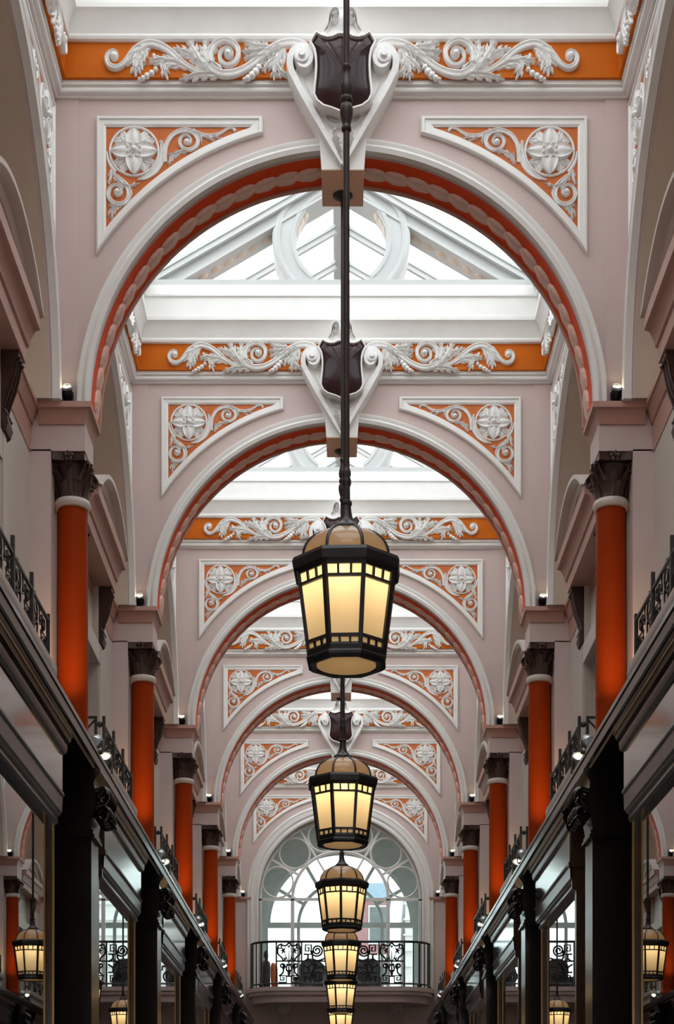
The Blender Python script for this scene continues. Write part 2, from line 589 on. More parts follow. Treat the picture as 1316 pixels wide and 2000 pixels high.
def corner_scroll():
    """acanthus scrolls of a spandrel (left one), without the rosette"""
    b = MB()
    q = px
    k = S
    H = 0.020
    cx, cy = 262.4, 297.2
    arc = [(cx + 55.5 * math.cos(math.radians(a)), cy - 55.5 * math.sin(math.radians(a))) for a in (22, 0, -22, -44, -66, -84)]
    b.ribbon(q(arc), [4 * k, 11 * k, 12 * k, 12 * k, 9 * k, 3 * k], [H * .7] * 6, CHAN, 3)
    arc = [(cx + 53.5 * math.cos(math.radians(a)), cy - 53.5 * math.sin(math.radians(a))) for a in (180, 196, 212, 228)]
    b.ribbon(q(arc), [3 * k, 6 * k, 8 * k, 6 * k], [H * .7] * 4, DOME, 3)
    b.leaf(q([(320, 312), (321, 296), (318, 284), (313, 274)]), 11 * k, H, 2)
    b.ribbon(q([(322, 318), (322, 300), (326, 282), (337, 266), (352, 258), (368, 257), (381, 264), (387, 277), (382, 289), (369, 295), (356, 290), (351, 278), (357, 268), (367, 267), (373, 275), (371, 283), (364, 284)]),
             [9 * k, 9 * k, 9 * k, 9 * k, 9 * k, 9 * k, 9 * k, 8.5 * k, 8 * k, 8 * k, 7 * k, 7 * k, 6 * k, 5 * k, 5 * k, 4 * k, 3 * k], [H * .8, H, H, H * 1.2], CHAN, 4)
    b.boss(U(365), Z(279), 6.5 * k, H * 1.5)
    b.leaf(q([(366, 257), (382, 259), (392, 268), (394, 283)]), 11 * k, H * 1.1, 3)
    b.ribbon(q([(384, 261), (398, 266), (414, 267), (430, 262), (443, 254), (453, 252), (460, 257)]), [8 * k, 8 * k, 8 * k, 6 * k, 5 * k, 5 * k, 5 * k], [H * .8] * 7, CHAN, 4)
    b.boss(U(458), Z(256), 3.5 * k, H)
    b.leaf(q([(398, 264), (408, 270), (414, 275), (420, 277)]), 9 * k, H, 2)
    b.leaf(q([(414, 266), (423, 269), (429, 272), (434, 271)]), 7 * k, H, 2)
    b.leaf(q([(374, 295), (356, 297), (342, 302), (326, 304)]), 12 * k, H, 3)
    b.leaf(q([(352, 299), (340, 306), (333, 313), (330, 325)]), 12 * k, H, 3)
    # lower scroll
    b.leaf(q([(219, 332), (232, 354), (250, 365), (274, 358)]), 14 * k, H * 1.1, 3)
    b.leaf(q([(217, 332), (217, 344), (215, 353), (210, 362)]), 11 * k, H, 2)
    b.ribbon(q([(224, 344), (240, 356), (250, 369), (252, 385), (245, 397), (232, 401), (219, 396), (212, 383), (216, 369), (227, 363), (236, 369), (237, 380), (230, 385), (224, 380)]),
             [7 * k, 9 * k, 10 * k, 10 * k, 9 * k, 9 * k, 8 * k, 8 * k, 7 * k, 6 * k, 6 * k, 5 * k, 4 * k, 3 * k], [H * .8, H, H, H * 1.2], CHAN, 4)
    b.boss(U(229), Z(376), 6.5 * k, H * 1.5)
    b.leaf(q([(252, 368), (256, 374), (257, 380), (254, 388)]), 8 * k, H, 2)
    b.leaf(q([(244, 398), (232, 403), (222, 404), (211, 399)]), 11 * k, H, 3)
    b.leaf(q([(238, 402), (226, 408), (220, 417), (218, 435)]), 12 * k, H, 3)
    b.leaf(q([(230, 406), (219, 410), (214, 416), (212, 426)]), 9 * k, H, 2)
    return b


def petal_mesh(L, W, H, lobed=False):
    """petal along +v from the origin, for the rosettes"""
    b = MB()
    if lobed:
        b.leaf([(0, L * 0.15), (0, L * 0.45), (0, L * 0.75), (0, L)], W, H, 4)
        return b
    rows = 9
    prof = [-1, -0.86, -0.55, -0.28, 0, 0.28, 0.55, 0.86, 1]
    hgt = [0, 1.0, 0.55, 0.72, 1.05, 0.72, 0.55, 1.0, 0]
    vs, fs = [], []
    for i in range(rows):
        t = i / (rows - 1)
        w = W / 2 * (math.sin(PI * min(1, 0.14 + t * 0.86)) ** 0.75) if t < 1 else 0.0005
        h = H * (0.75 + 0.5 * math.sin(PI * t) - 0.1 * t)
        for a, g in zip(prof, hgt):
            rib = 0.10 * H if (i % 2 == 0 and abs(a) > 0.2 and abs(a) < 0.7) else 0
            vs.append((a * w, -(h * g + rib) if g else 0.0, L * (0.08 + 0.92 * t) - abs(a) * 0.06 * L * (1 - t)))
    k = len(prof)
    for i in range(rows - 1):
        for j in range(k - 1):
            fs.append((i * k + j, i * k + j + 1, (i + 1) * k + j + 1, (i + 1) * k + j))
    return b.add(vs, fs)


ME_FRIEZE_L = frieze_scroll().mesh('acanthus_scroll', M_PLASTER, 50)
ME_FRIEZE_R = mirror(frieze_scroll()).mesh('acanthus_scroll', M_PLASTER, 50)
ME_CSCROLL_L = corner_scroll().mesh('corner_scroll', M_PLASTER, 50)
ME_CSCROLL_R = mirror(corner_scroll()).mesh('corner_scroll', M_PLASTER, 50)
ME_PETAL = petal_mesh(46 * S, 36 * S, 0.026).mesh('petal', M_PLASTER, 60)
ME_SEPAL = petal_mesh(43 * S, 30 * S, 0.020, True).mesh('sepal', M_PLASTER, 50)


def rosette_boss():
    b = MB()
    b.boss(0, 0, 8.5 * S, 0.055, n=12)
    for i in range(8):
        a = PI / 8 + i * PI / 4
        b.boss(13 * S * math.cos(a), 13 * S * math.sin(a), 4.2 * S, 0.043, n=8)
    return b


ME_RBOSS = rosette_boss().mesh('boss', M_PLASTER, 50)
ME_RRING = MB().arc([(50 * S, 0), (49.5 * S, 0.012), (47.5 * S, 0.016), (45.5 * S, 0.012), (45 * S, 0)], 0, 2 * PI, 40).mesh('rosette_ring', M_PLASTER, 50)


def spandrel_outlines():
    cx, cz = 0.0, ZL
    P, Q = [], []
    P += [(U(189), Z(231)), (U(514), Z(231))]
    Q += [(U(207.5), Z(250)), (U(489), Z(250))]

    def ang(x, y):
        return math.atan2(Z(y) - cz, U(x) - cx)
    ro, ri = 0, 0
    pa0, pa1 = ang(514, 264), ang(189, 500)
    qa0, qa1 = ang(487.5, 252), ang(207.5, 447)
    rp0 = math.hypot(Z(264) - cz, U(514)); rp1 = math.hypot(Z(500) - cz, U(189))
    rq0 = math.hypot(Z(252) - cz, U(487.5)); rq1 = math.hypot(Z(447) - cz, U(207.5))
    n = 22
    for i in range(n + 1):
        t = i / n
        a, r = pa0 + (pa1 - pa0) * t, rp0 + (rp1 - rp0) * t
        P.append((cx + r * math.cos(a), cz + r * math.sin(a)))
        a, r = qa0 + (qa1 - qa0) * t, rq0 + (rq1 - rq0) * t
        Q.append((cx + r * math.cos(a), cz + r * math.sin(a)))
    return P, Q


SPP, SPQ = spandrel_outlines()
FRAME_PROF = [(0, 0), (0, 0.024), (0.10, 0.032), (0.30, 0.032), (0.38, 0.022), (0.80, 0.020), (0.92, 0.014), (1, 0.012), (1, 0)]
flip = lambda pts: [(-x, z) for (x, z) in pts]
ME_SFRAME_L = MB().loop(SPP, SPQ, FRAME_PROF).mesh('frame', M_WHITE, 30)
ME_SFRAME_R = MB().loop(flip(SPP), flip(SPQ), FRAME_PROF).mesh('frame', M_WHITE, 30)
ME_SFIELD_L = MB().prism(SPQ, -0.004, 0.004).mesh('spandrel_panel', M_TERRA, 0)
ME_SFIELD_R = MB().prism(flip(SPQ), -0.004, 0.004).mesh('spandrel_panel', M_TERRA, 0)


def spandrel(parent, side):
    L = side < 0
    o = put('spandrel_panel', ME_SFIELD_L if L else ME_SFIELD_R, parent)
    put('frame', ME_SFRAME_L if L else ME_SFRAME_R, o)
    put('corner_scroll', ME_CSCROLL_L if L else ME_CSCROLL_R, o)
    c = ((1 if L else -1) * U(262.4), 0, Z(297.2))
    put('rosette_ring', ME_RRING, o, c)
    for i in range(4):
        put('sepal', ME_SEPAL, o, c, (0, PI / 4 + i * PI / 2, 0))
    for i in range(4):
        put('petal', ME_PETAL, o, (c[0], -0.006, c[2]), (0, i * PI / 2, 0))
    put('boss', ME_RBOSS, o, c)
    return o


ARCHIVOLT = [(R_IN, -0.004), (R_IN, 0.050), (R_IN + 0.028, 0.060), (R_IN + 0.044, 0.052), (R_IN + 0.048, 0.036), (R_IN + 0.066, 0.046), (R_IN + 0.084, 0.046), (R_OUT - 0.010, 0.030), (R_OUT, 0.020), (R_OUT, -0.004)]
ME_ARCHIVOLT = MB().arc(ARCHIVOLT, 0, PI, 64, ZL).mesh('archivolt', M_WHITE, 40)


def arch_plate(half, z_low, r, y0, y1, n=48):
    """wall plate with a semicircular opening, springing at ZL"""
    poly = [(half, ZL), (half, Z_TOP), (-half, Z_TOP), (-half, ZL)]
    poly += [(r * math.cos(PI - PI * i / n), ZL + r * math.sin(PI - PI * i / n)) for i in range(n + 1)]
    return MB().prism(poly, y0, y1)


def arch_wall(k):
    b = MB()
    # upper plate in two halves so that the polygons stay simple
    n = 32
    for s in (-1, 1):
        poly = [(0, Z_TOP), (s * 2.3, Z_TOP), (s * 2.3, ZL)]
        poly += [(s * R_IN * math.cos(PI / 2 * i / n), ZL + R_IN * math.sin(PI / 2 * i / n)) for i in range(n + 1)]
        b.prism(poly, 0, TH)
        # thin raised pilaster strip at the outer edge
        x0, x1 = sorted((s * 1.727, s * HX))
        b.box(x0, x1, -0.008, 0.002, ZL, CZ + 7.05)
        # impost block above the capital and pier behind the column
        x0, x1 = sorted((s * 1.688, s * 2.3))
        b.box(x0, x1, 0, TH, CZ + 4.72, ZL - 0.02)
        x0, x1 = sorted((s * 1.912, s * 2.3))
        b.box(x0, x1, 0, TH, CZ + 2.7, CZ + 4.73)
    return b


ME_AWALL = arch_wall(1).mesh('wall_panel', M_PINK, 30)
ME_SOFFIT = MB().arc([(R_IN + 0.01, -0.03), (R_IN - 0.004, -0.03), (R_IN - 0.004, -(TH - 0.03)), (R_IN + 0.01, -(TH - 0.03))], 0, PI, 64, ZL).mesh('soffit_band', M_RED, 30)
ME_SRIM = MB().arc([(R_IN + 0.02, -(TH - 0.035)), (R_IN - 0.016, -(TH - 0.035)), (R_IN - 0.016, -TH + 0.001), (R_IN + 0.02, -TH + 0.001)], 0, PI, 64, ZL).mesh('soffit_rim', M_SOFFITPINK, 30)


def garland_leaf():
    """leaf lying along x, width along y, standing down (-z)"""
    b = MB()
    L = 0.172
    b.ribbon([(-L * .5, 0.0), (-L * .25, 0.010), (L * .12, 0.004), (L * .42, -0.012), (L * .58, -0.02)], [0.050, 0.112, 0.126, 0.085, 0.015], [0.010, 0.024, 0.036, 0.034, 0.022], LEAF, 4)
    # ribbon lies in (x,z) standing to -y: turn so that width is y and height is -z
    b.v = [(x, z, y) for (x, y, z) in b.v]
    return b


ME_GLEAF = garland_leaf().mesh('garland_leaf', M_GARLAND, 50)
mg = garland_leaf()
mg.v = [(-x, y, z) for (x, y, z) in mg.v]
ME_GLEAF_R = mg.mesh('garland_leaf', M_GARLAND, 50)

LEDGE_PROF = [(0.0, -0.31), (0.0, -0.125), (0.012, -0.118), (0.020, -0.10), (0.045, -0.045), (0.052, -0.038), (0.052, 0.0), (0.0, 0.006)]


def ledge_mesh(s):
    """moulded ledge round the head of a pier: along the inner face and the front"""
    b = MB()
    prof = [(0.0, -0.130), (0.010, -0.128), (0.014, -0.110), (0.040, -0.045), (0.060, -0.038), (0.060, 0.0), (0.0, 0.004)]
    xi, xo = 1.700, 2.02
    k = len(prof)
    vs, fs = [], []
    path = []
    for (p, z) in prof:
        path.append([(s * (xo - 0.03), -p, ZL + z), (s * (xi - p), -p, ZL + z), (s * (xi - p), TH - 0.001, ZL + z)])
    for st in range(3):
        for j in range(k):
            vs.append(path[j][st])
    for st in range(2):
        for j in range(k):
            j2 = (j + 1) % k
            fs.append((st * k + j, st * k + j2, (st + 1) * k + j2, (st + 1) * k + j))
    fs.append(tuple(range(k)))
    fs.append(tuple(2 * k + j for j in range(k)))
    b.add(vs, fs)
    return b


ME_LEDGE = {s: ledge_mesh(s).mesh('impost_ledge', M_SOFFITPINK, 25) for s in (-1, 1)}

ARCH_WORD = {0: 'archway overhead', 1: 'nearest archway', 2: 'second archway', 3: 'third archway', 4: 'fourth archway', 5: 'fifth archway', 6: 'end wall'}
for k in range(0, 6):
    lab = {0: 'pink plaster archway above the first lantern, out of the frame', 1: 'nearest pink archway with red soffit, white mouldings and dark shield keystone',
           2: 'second pink archway along the arcade, framed by the nearest arch', 3: 'third pink archway, its keystone behind the biggest lantern',
           4: 'fourth pink archway, its crown hidden by the biggest lantern', 5: 'fifth and smallest open pink archway before the end window'}[k]
    t = thing('archway', lab, 'arch', (0, YK(k), 0), group='transverse archways of the arcade')
    put('wall_panel', ME_AWALL, t)
    put('archivolt', ME_ARCHIVOLT, t)
    put('soffit_band', ME_SOFFIT, t)
    put('soffit_rim', ME_SRIM, t)
    for s in (-1, 1):
        if k > 0:
            put('impost_ledge', ME_LEDGE[s], t)
            spandrel(t, s)
    if k > 0:
        N = 34
        for i in range(N):
            a = PI * (i + 0.5) / N
            put('garland_leaf', ME_GLEAF if a > PI / 2 else ME_GLEAF_R, t, ((R_IN - 0.004) * math.cos(a), TH * 0.5, ZL + (R_IN - 0.004) * math.sin(a)), (0, PI / 2 - a, 0))

# ------------------------------------------------------------------ cornice rings with the orange frieze (one per bay)
z = lambda v: CZ + v
LOWM = [(-0.02, z(7.028)), (0.020, z(7.028)), (0.026, z(7.036)), (0.040, z(7.040)), (0.052, z(7.050)), (0.056, z(7.062)), (0.052, z(7.074)), (0.042, z(7.081)), (0.042, z(7.086)), (0.062, z(7.090)), (0.062, z(7.120)), (-0.02, z(7.123))]
CORN = [(0.0, z(7.345)), (0.100, z(7.345)), (0.112, z(7.352)), (0.118, z(7.368)), (0.112, z(7.384)), (0.102, z(7.392)), (0.106, z(7.400)), (0.120, z(7.440)), (0.142, z(7.482)), (0.166, z(7.512)), (0.172, z(7.516)), (0.172, z(7.545)),
        (0.150, z(7.552)), (0.146, z(7.725)), (0.160, z(7.735)), (0.160, z(7.752)), (0.112, z(7.760)), (0.108, z(7.860)), (0.02, z(7.870)), (-0.05, z(7.96))]


def cornice_ring(idx, k, full=True):
    y0, y1 = YK(k) + TH, YK(k + 1)
    yc, hy = (y0 + y1) / 2, (y1 - y0) / 2
    o = MB().ring(HX, y0, y1, CORN).build('trim_%d' % idx, M_WHITE, None, 28)
    struct(o, 'white moulded cornice under the roof glass of the bay before ' + (ARCH_WORD[k + 1] if k + 1 in ARCH_WORD else 'the camera'))
    MB().ring(HX, y0, y1, LOWM).build('lower_moulding', M_WHITE, o, 28)
    f = MB().ring(HX, y0, y1, [(0.0, z(7.115)), (0.085, z(7.118)), (0.085, z(7.350)), (0.0, z(7.350))]).build('frieze', M_ORANGE, o, 28)
    if full:
        put('acanthus_scroll', ME_FRIEZE_L, f, (0, y1 - 0.085, 0))
        put('acanthus_scroll', ME_FRIEZE_R, f, (0, y1 - 0.085, 0))
        dx = hy - HX
        for s in (-1, 1):
            rz = PI / 2 if s < 0 else -PI / 2
            put('acanthus_scroll', ME_FRIEZE_L, f, (s * (HX - 0.085), yc, 0), (0, 0, rz))
            put('acanthus_scroll', ME_FRIEZE_R, f, (s * (HX - 0.085), yc, 0), (0, 0, rz))
    return o


for i, k in enumerate(range(-1, 6)):
    cornice_ring(i + 1, k, k >= 0)

# ------------------------------------------------------------------ side walls of each bay, arched above the ledge
HB = (B - TH) / 2
XB = 2.36


def side_plate(s):
    n = 32
    b = MB()
    for t in (-1, 1):
        poly = [(0, Z_TOP), (t * HB, Z_TOP), (t * HB, ZL)]
        poly += [(t * R_IN * math.cos(PI / 2 * i / n), ZL + R_IN * math.sin(PI / 2 * i / n)) for i in range(n + 1)]
        b.prism(poly, 0, XB - HX)
    return b


ME_SPLATE = side_plate(1).mesh('wall', M_PINK, 30)
ME_SSOFFIT = MB().arc([(R_IN + 0.01, -0.02), (R_IN - 0.004, -0.02), (R_IN - 0.004, -(XB - HX)), (R_IN + 0.01, -(XB - HX))], 0, PI, 48, ZL).mesh('arch_soffit', M_BEIGE, 30)
ME_LUN = MB().prism([(R_IN * 1.02 * math.cos(PI * i / 32), ZL + R_IN * 1.02 * math.sin(PI * i / 32)) for i in range(33)] + [(-R_IN * 1.02, ZL - 0.3), (R_IN * 1.02, ZL - 0.3)], XB - HX - 0.004, XB - HX + 0.1).mesh('lunette', M_CREAM, 0)
lm = MB()
for (r0, r1, p) in ((1.22, 1.34, 0.03), (1.06, 1.14, 0.02)):
    lm.arc([(r0, -(XB - HX)), (r0, -(XB - HX) + p), (r1, -(XB - HX) + p), (r1, -(XB - HX))], 0, PI, 40, ZL)
ME_LUNM = lm.mesh('lunette_moulding', M_WHITE, 30)

for k in range(0, 6):
    y0, y1 = YK(k) + TH, YK(k + 1)
    yc = (y0 + y1) / 2
    for s in (-1, 1):
        w = put('wall_' + SIDE[s], ME_SPLATE, None, (s * HX, yc, 0), (0, 0, PI / 2 if s < 0 else -PI / 2))
        struct(w, 'pink side wall with blind arch, %s side of the bay before %s' % (SIDE[s], ARCH_WORD[k + 1]))
        put('archivolt', ME_ARCHIVOLT, w)
        put('arch_soffit', ME_SSOFFIT, w)
        put('lunette', ME_LUN, w)
        put('lunette_moulding', ME_LUNM, w)
        spandrel(w, -s)
        spandrel(w, s)
        # wall below the ledge, with the recess of the upper window
        b = MB()
        Y = [y0, y0 + 1.18, y1 - 1.18, y1]
        xa, xb = sorted((s * 2.05, s * XB))
        b.box(xa, xb, Y[0], Y[1], CZ + 2.7, ZL - 0.02)
        b.box(xa, xb, Y[2], Y[3], CZ + 2.7, ZL - 0.02)
        b.box(xa, xb, Y[1], Y[2], CZ + 4.35, ZL - 0.02)
        xa, xb = sorted((s * (XB - 0.05), s * (XB + 0.2)))
        lo = b.build('lower_wall', M_CREAM, None, 30)
        lo.name = 'wall_' + SIDE[s]
        struct(lo)
        # ledge along the wall, level with the pier ledges
        prof = [(2.06, ZL - 0.31), (2.045, ZL - 0.31), (2.04, ZL - 0.135), (2.03, ZL - 0.128), (2.022, ZL - 0.10), (2.0, ZL - 0.045), (1.988, ZL - 0.038), (1.988, ZL), (XB, ZL + 0.002), (XB, ZL - 0.31)]
        led = MB().sweep(prof, y0 - 0.06, y1 + 0.03, s).build('ledge', M_SOFFITPINK, None, 25)
        led.name = 'trim_%d' % (20 + 2 * k + (s > 0))
        struct(led, 'salmon pink ledge along the %s wall of the bay before %s' % (SIDE[s], ARCH_WORD[k + 1]))

# ------------------------------------------------------------------ upper windows with their segmental pediments
for k in range(0, 6):
    y0, y1 = YK(k) + TH, YK(k + 1)
    yc = (y0 + y1) / 2 - 0.0
    for s in (-1, 1):
        t = thing('pedimented_window', 'upper window under a curved pink pediment, %s wall, bay before %s' % (SIDE[s], ARCH_WORD[k + 1]), 'window', (s * 2.05, yc, ZL), group='pedimented upper windows')
        # local frame: x towards the nave is -s
        X = lambda v: s * (v - 2.05)
        HW = 0.76
        # entablature under the pediment
        b = MB()
        prof = [(2.05, -0.22), (1.885, -0.22), (1.880, -0.13), (1.866, -0.12), (1.860, -0.09), (1.83, -0.03), (1.80, -0.02), (1.795, 0.05), (2.30, 0.06), (2.30, -0.22)]
        b.prism([(X(x), zz) for x, zz in prof], -HW, HW)
        b.build('entablature', M_SOFFITPINK, t, 25)
        # segmental pediment: arc moulding
        R = (HW * HW + 0.30 * 0.30) / (2 * 0.30)
        cz = 0.05 + 0.30 - R
        a0 = math.asin(HW / R)
        prof = [(R, 1.775), (R - 0.03, 1.775), (R - 0.045, 1.79), (R - 0.06, 1.83), (R - 0.10, 1.85), (R - 0.11, 1.875), (R - 0.14, 1.885), (R - 0.15, 1.91), (R - 0.20, 1.92), (R - 0.20, 1.96), (R - 0.20, 2.30), (R, 2.30)]
        n = 24
        vs, fs = [], []
        kk = len(prof)
        for i in range(n + 1):
            a = -a0 + 2 * a0 * i / n
            for (r, x) in prof:
                vs.append((X(x), r * math.sin(a), max(0.052, cz + r * math.cos(a))))
        for i in range(n):
            for j in range(kk):
                fs.append((i * kk + j, i * kk + (j + 1) % kk, (i + 1) * kk + (j + 1) % kk, (i + 1) * kk + j))
        fs.append(tuple(range(kk)))
        fs.append(tuple(n * kk + j for j in range(kk)))
        MB().add(vs, fs).build('pediment', M_CREAM, t, 28)
        # tympanum
        b = MB()
        poly = [((R - 0.19) * math.sin(-a0 + 2 * a0 * i / 16), max(0.05, cz + (R - 0.19) * math.cos(-a0 + 2 * a0 * i / 16))) for i in range(17)]
        xa, xb = sorted((X(1.965), X(2.29)))
        b.prism(poly, xa, xb, 'x')
        ty = b.build('tympanum', M_PINK, t, 0)
        b = MB()
        R2 = R - 0.19
        for (o1, o2) in ((0.075, 0.115),):
            hw2 = HW * 0.62
            cz2 = 0.07 + 0.145 - (hw2 * hw2 + 0.145 ** 2) / (2 * 0.145)
            r2 = (hw2 * hw2 + 0.145 ** 2) / (2 * 0.145)
            ax2 = math.asin(hw2 / r2)
            b.tube([(X(1.962), r2 * math.sin(-ax2 + 2 * ax2 * i / 16), cz2 + r2 * math.cos(-ax2 + 2 * ax2 * i / 16)) for i in range(17)], 0.014, 6)
        b.build('tympanum_moulding', M_CREAM, ty, 50)
        # scroll brackets, dark
        for e in (-1, 1):
            b = MB()
            pr = [(2.052, -0.22), (1.895, -0.22), (1.895, -0.26), (1.915, -0.28), (1.925, -0.34), (1.945, -0.42), (1.975, -0.50), (1.99, -0.56), (1.965, -0.60), (1.955, -0.645), (1.97, -0.69), (2.0, -0.71), (2.02, -0.75), (2.04, -0.80), (2.052, -0.80)]
            b.prism([(X(x), zz) for x, zz in pr], e * 0.66 - 0.07, e * 0.66 + 0.07)
            br = b.build('bracket', M_BROWN, t, 30)
            c = MB()
            for d in (-0.055, 0.0, 0.055):
                c.tube([(X(x - 0.006), e * 0.66 + d, zz) for x, zz in pr[2:9]], 0.008, 5)
            c.build('bracket_rib', M_BROWN, br)
        # frame, sill and dark glazing
        b = MB()
        for e in (-1, 1):
            xa, xb = sorted((X(2.0), X(2.2)))
            ya, yb = sorted((e * 0.57, e * 0.72))
            b.box(xa, xb, ya, yb, -2.3, -0.22)
            ya, yb = sorted((e * 0.60, e * 0.69))
            xa, xb = sorted((X(1.985), X(2.01)))
            b.box(xa, xb, ya, yb, -2.3, -0.30)
        xa, xb = sorted((X(1.99), X(2.2)))
        b.box(xa, xb, -0.60, 0.60, -0.86, -0.70)
        b.build('surround', M_CREAM, t, 20)
        b = MB()
        xa, xb = sorted((X(2.14), X(2.19)))
        for yy in (-0.545, 0.0, 0.545):
            b.box(xa, xb, yy - 0.03, yy + 0.03, -2.3, -0.86)
        for zz in (-0.90, -1.55, -2.2):
            b.box(xa, xb, -0.57, 0.57, zz - 0.025, zz + 0.025)
        b.build('sash', M_WHITE, t, 20)
        xa, xb = sorted((X(2.165), X(2.175)))
        for (ya, yb) in ((-0.515, -0.03), (0.03, 0.515)):
            for (za, zb) in ((-1.525, -0.925), (-2.175, -1.575)):
                MB().box(xa, xb, ya, yb, za, zb).build('pane', M_DARKROOM, t, 0)

# ------------------------------------------------------------------ columns


def cap_leaf(h, out, w):
    """acanthus leaf growing up +z, bending to +x"""
    b = MB()
    rows, prof = 8, [-1, -0.55, 0, 0.55, 1]
    vs, fs = [], []
    for i in range(rows):
        t = i / (rows - 1)
        zz = h * (t if t < 0.8 else 0.8 + 0.12 * math.sin((t - 0.8) / 0.2 * PI * 0.9) - 0.25 * (t - 0.8))
        xx = out * (t ** 2.2)
        ww = w / 2 * (1.0 - 0.35 * t) * (1 - 0.22 * (i % 2)) * (1 if i < rows - 1 else 0.35)
        for a in prof:
            vs.append((xx + 0.010 * (1 - abs(a)) + (0.006 if abs(a) == 0.55 else 0), a * ww, zz))
    k = len(prof)
    for i in range(rows - 1):
        for j in range(k - 1):
            fs.append((i * k + j, i * k + j + 1, (i + 1) * k + j + 1, (i + 1) * k + j))
    n = len(vs)
    vs2 = [(x - 0.012, y, zz) for x, y, zz in vs]
    b.add(vs, fs)
    b.add(vs2, [tuple(reversed(q)) for q in fs])
    return b


ME_SHAFT = MB().lathe([(0.112, z(2.75)), (0.112, z(2.80)), (0.118, z(2.83)), (0.118, z(2.86)), (0.106, z(2.88)), (0.102, z(2.92)), (0.1015, z(3.4)), (0.099, z(4.41))], 32).mesh('shaft', M_COLUMN, 40)
ME_NECK = MB().lathe([(0.098, z(4.395)), (0.112, z(4.400)), (0.120, z(4.418)), (0.120, z(4.434)), (0.112, z(4.452)), (0.095, z(4.458))], 32).mesh('necking_ring', M_CREAM, 40)
ME_BELL = MB().lathe([(0.098, z(4.45)), (0.102, z(4.52)), (0.108, z(4.60)), (0.125, z(4.655)), (0.14, z(4.67)), (0.09, z(4.68))], 24).mesh('capital', M_BROWN, 40)
ME_ABACUS = MB().prism([(-0.107, 0.0), (-0.06, 0.012), (0, 0.018), (0.06, 0.012), (0.107, 0.0), (0.107, TH), (-0.107, TH)], z(4.665), z(4.722), 'z').mesh('abacus', M_BROWN, 30)
ME_LEAF_LO = cap_leaf(0.115, 0.035, 0.075).mesh('acanthus_leaf', M_BROWN, 60)
ME_LEAF_HI = cap_leaf(0.20, 0.050, 0.070).mesh('acanthus_leaf', M_BROWN, 60)
ME_LEAF_CO = cap_leaf(0.225, 0.130, 0.075).mesh('acanthus_leaf', M_BROWN, 60)
vb = MB()
vb.tube([(0, 0.0, 0), (0.02, 0, 0.012), (0.042, 0, 0.0), (0.046, 0, -0.02), (0.03, 0, -0.034), (0.015, 0, -0.022), (0.022, 0, -0.010)], 0.011, 6, 3)
ME_VOL = vb.mesh('volute', M_BROWN, 60)
fb = MB()
for i in range(5):
    a = i * 2 * PI / 5 + 0.3
    fb.boss(0.022 * math.cos(a), 0.022 * math.sin(a), 0.018, 0.018, n=8)
fb.boss(0, 0, 0.012, 0.03, n=8)
ME_FLEURON = fb.mesh('fleuron', M_BROWN, 60)
ME_COLCABLE = {s: MB().tube([(s * 0.112, 0.06, z(2.9)), (s * 0.110, 0.06, z(3.6)), (s * 0.113, 0.06, z(4.38)), (s * 0.106, 0.05, z(4.42))], 0.006, 5, 3).mesh('cable', M_IRON, 60) for s in (-1, 1)}

UP_W = 8.0
ME_UPLIGHT = MB().lathe([(0.030, 0.0), (0.034, 0.01), (0.034, 0.06), (0.030, 0.062), (0.006, 0.055)], 14).xf(Matrix.Rotation(-0.65, 4, 'X')).mesh('uplight', M_IRON, 40)
for k in range(1, 6):
    for s in (-1, 1):
        t = thing('column', 'round vermilion column with dark leafy capital, %s side of the %s' % (SIDE[s], ARCH_WORD[k]), 'column', (s * 1.798, YK(k) + 0.0, 0), group='vermilion columns')
        c = (0, TH * 0.5, 0)
        put('shaft', ME_SHAFT, t, c)
        put('necking_ring', ME_NECK, t, c)
        cp = put('capital', ME_BELL, t, c)
        put('abacus', ME_ABACUS, t)
        for i in range(8):
            a = PI / 8 + i * PI / 4
            put('acanthus_leaf', ME_LEAF_LO, cp, (0.100 * math.cos(a), 0.100 * math.sin(a), z(4.455)), (0, 0, a))
        for i in range(4):
            a = i * PI / 2
            put('acanthus_leaf', ME_LEAF_HI, cp, (0.098 * math.cos(a), 0.098 * math.sin(a), z(4.46)), (0, 0, a))
            a += PI / 4
            put('acanthus_leaf', ME_LEAF_CO, cp, (0.085 * math.cos(a), 0.085 * math.sin(a), z(4.46)), (0, 0, a))
            put('volute', ME_VOL, cp, (0.128 * math.cos(a), 0.128 * math.sin(a), z(4.655)), (0, 0, a)).scale = (1.45,) * 3
        put('fleuron', ME_FLEURON, t, (0, 0.012, z(4.69)))
        put('fleuron', ME_FLEURON, t, (-s * 0.107, TH * .5, z(4.69)), (0, 0, PI / 2 if s > 0 else -PI / 2))
        put('cable', ME_COLCABLE[s], t, c)
        up = put('uplight', ME_UPLIGHT, t, (-s * 0.07, -0.50, z(2.755)))
        ld = bpy.data.lights.new('uplight_beam', 'SPOT')
        ld.energy = UP_W
        ld.color = (1.0, 0.72, 0.40)
        ld.spot_size = math.radians(50)
        ld.spot_blend = 1.0
        ld.shadow_soft_size = 0.03
        lo = bpy.data.objects.new('uplight_beam', ld)
        COL.objects.link(lo)
        lo.parent = t
        lo.location = (-s * 0.07, -0.43, z(2.84))
        lo.rotation_euler = Vector((s * 0.07, 0.50, 0.62)).to_track_quat('-Z', 'Y').to_euler()

# ------------------------------------------------------------------ shield keystones


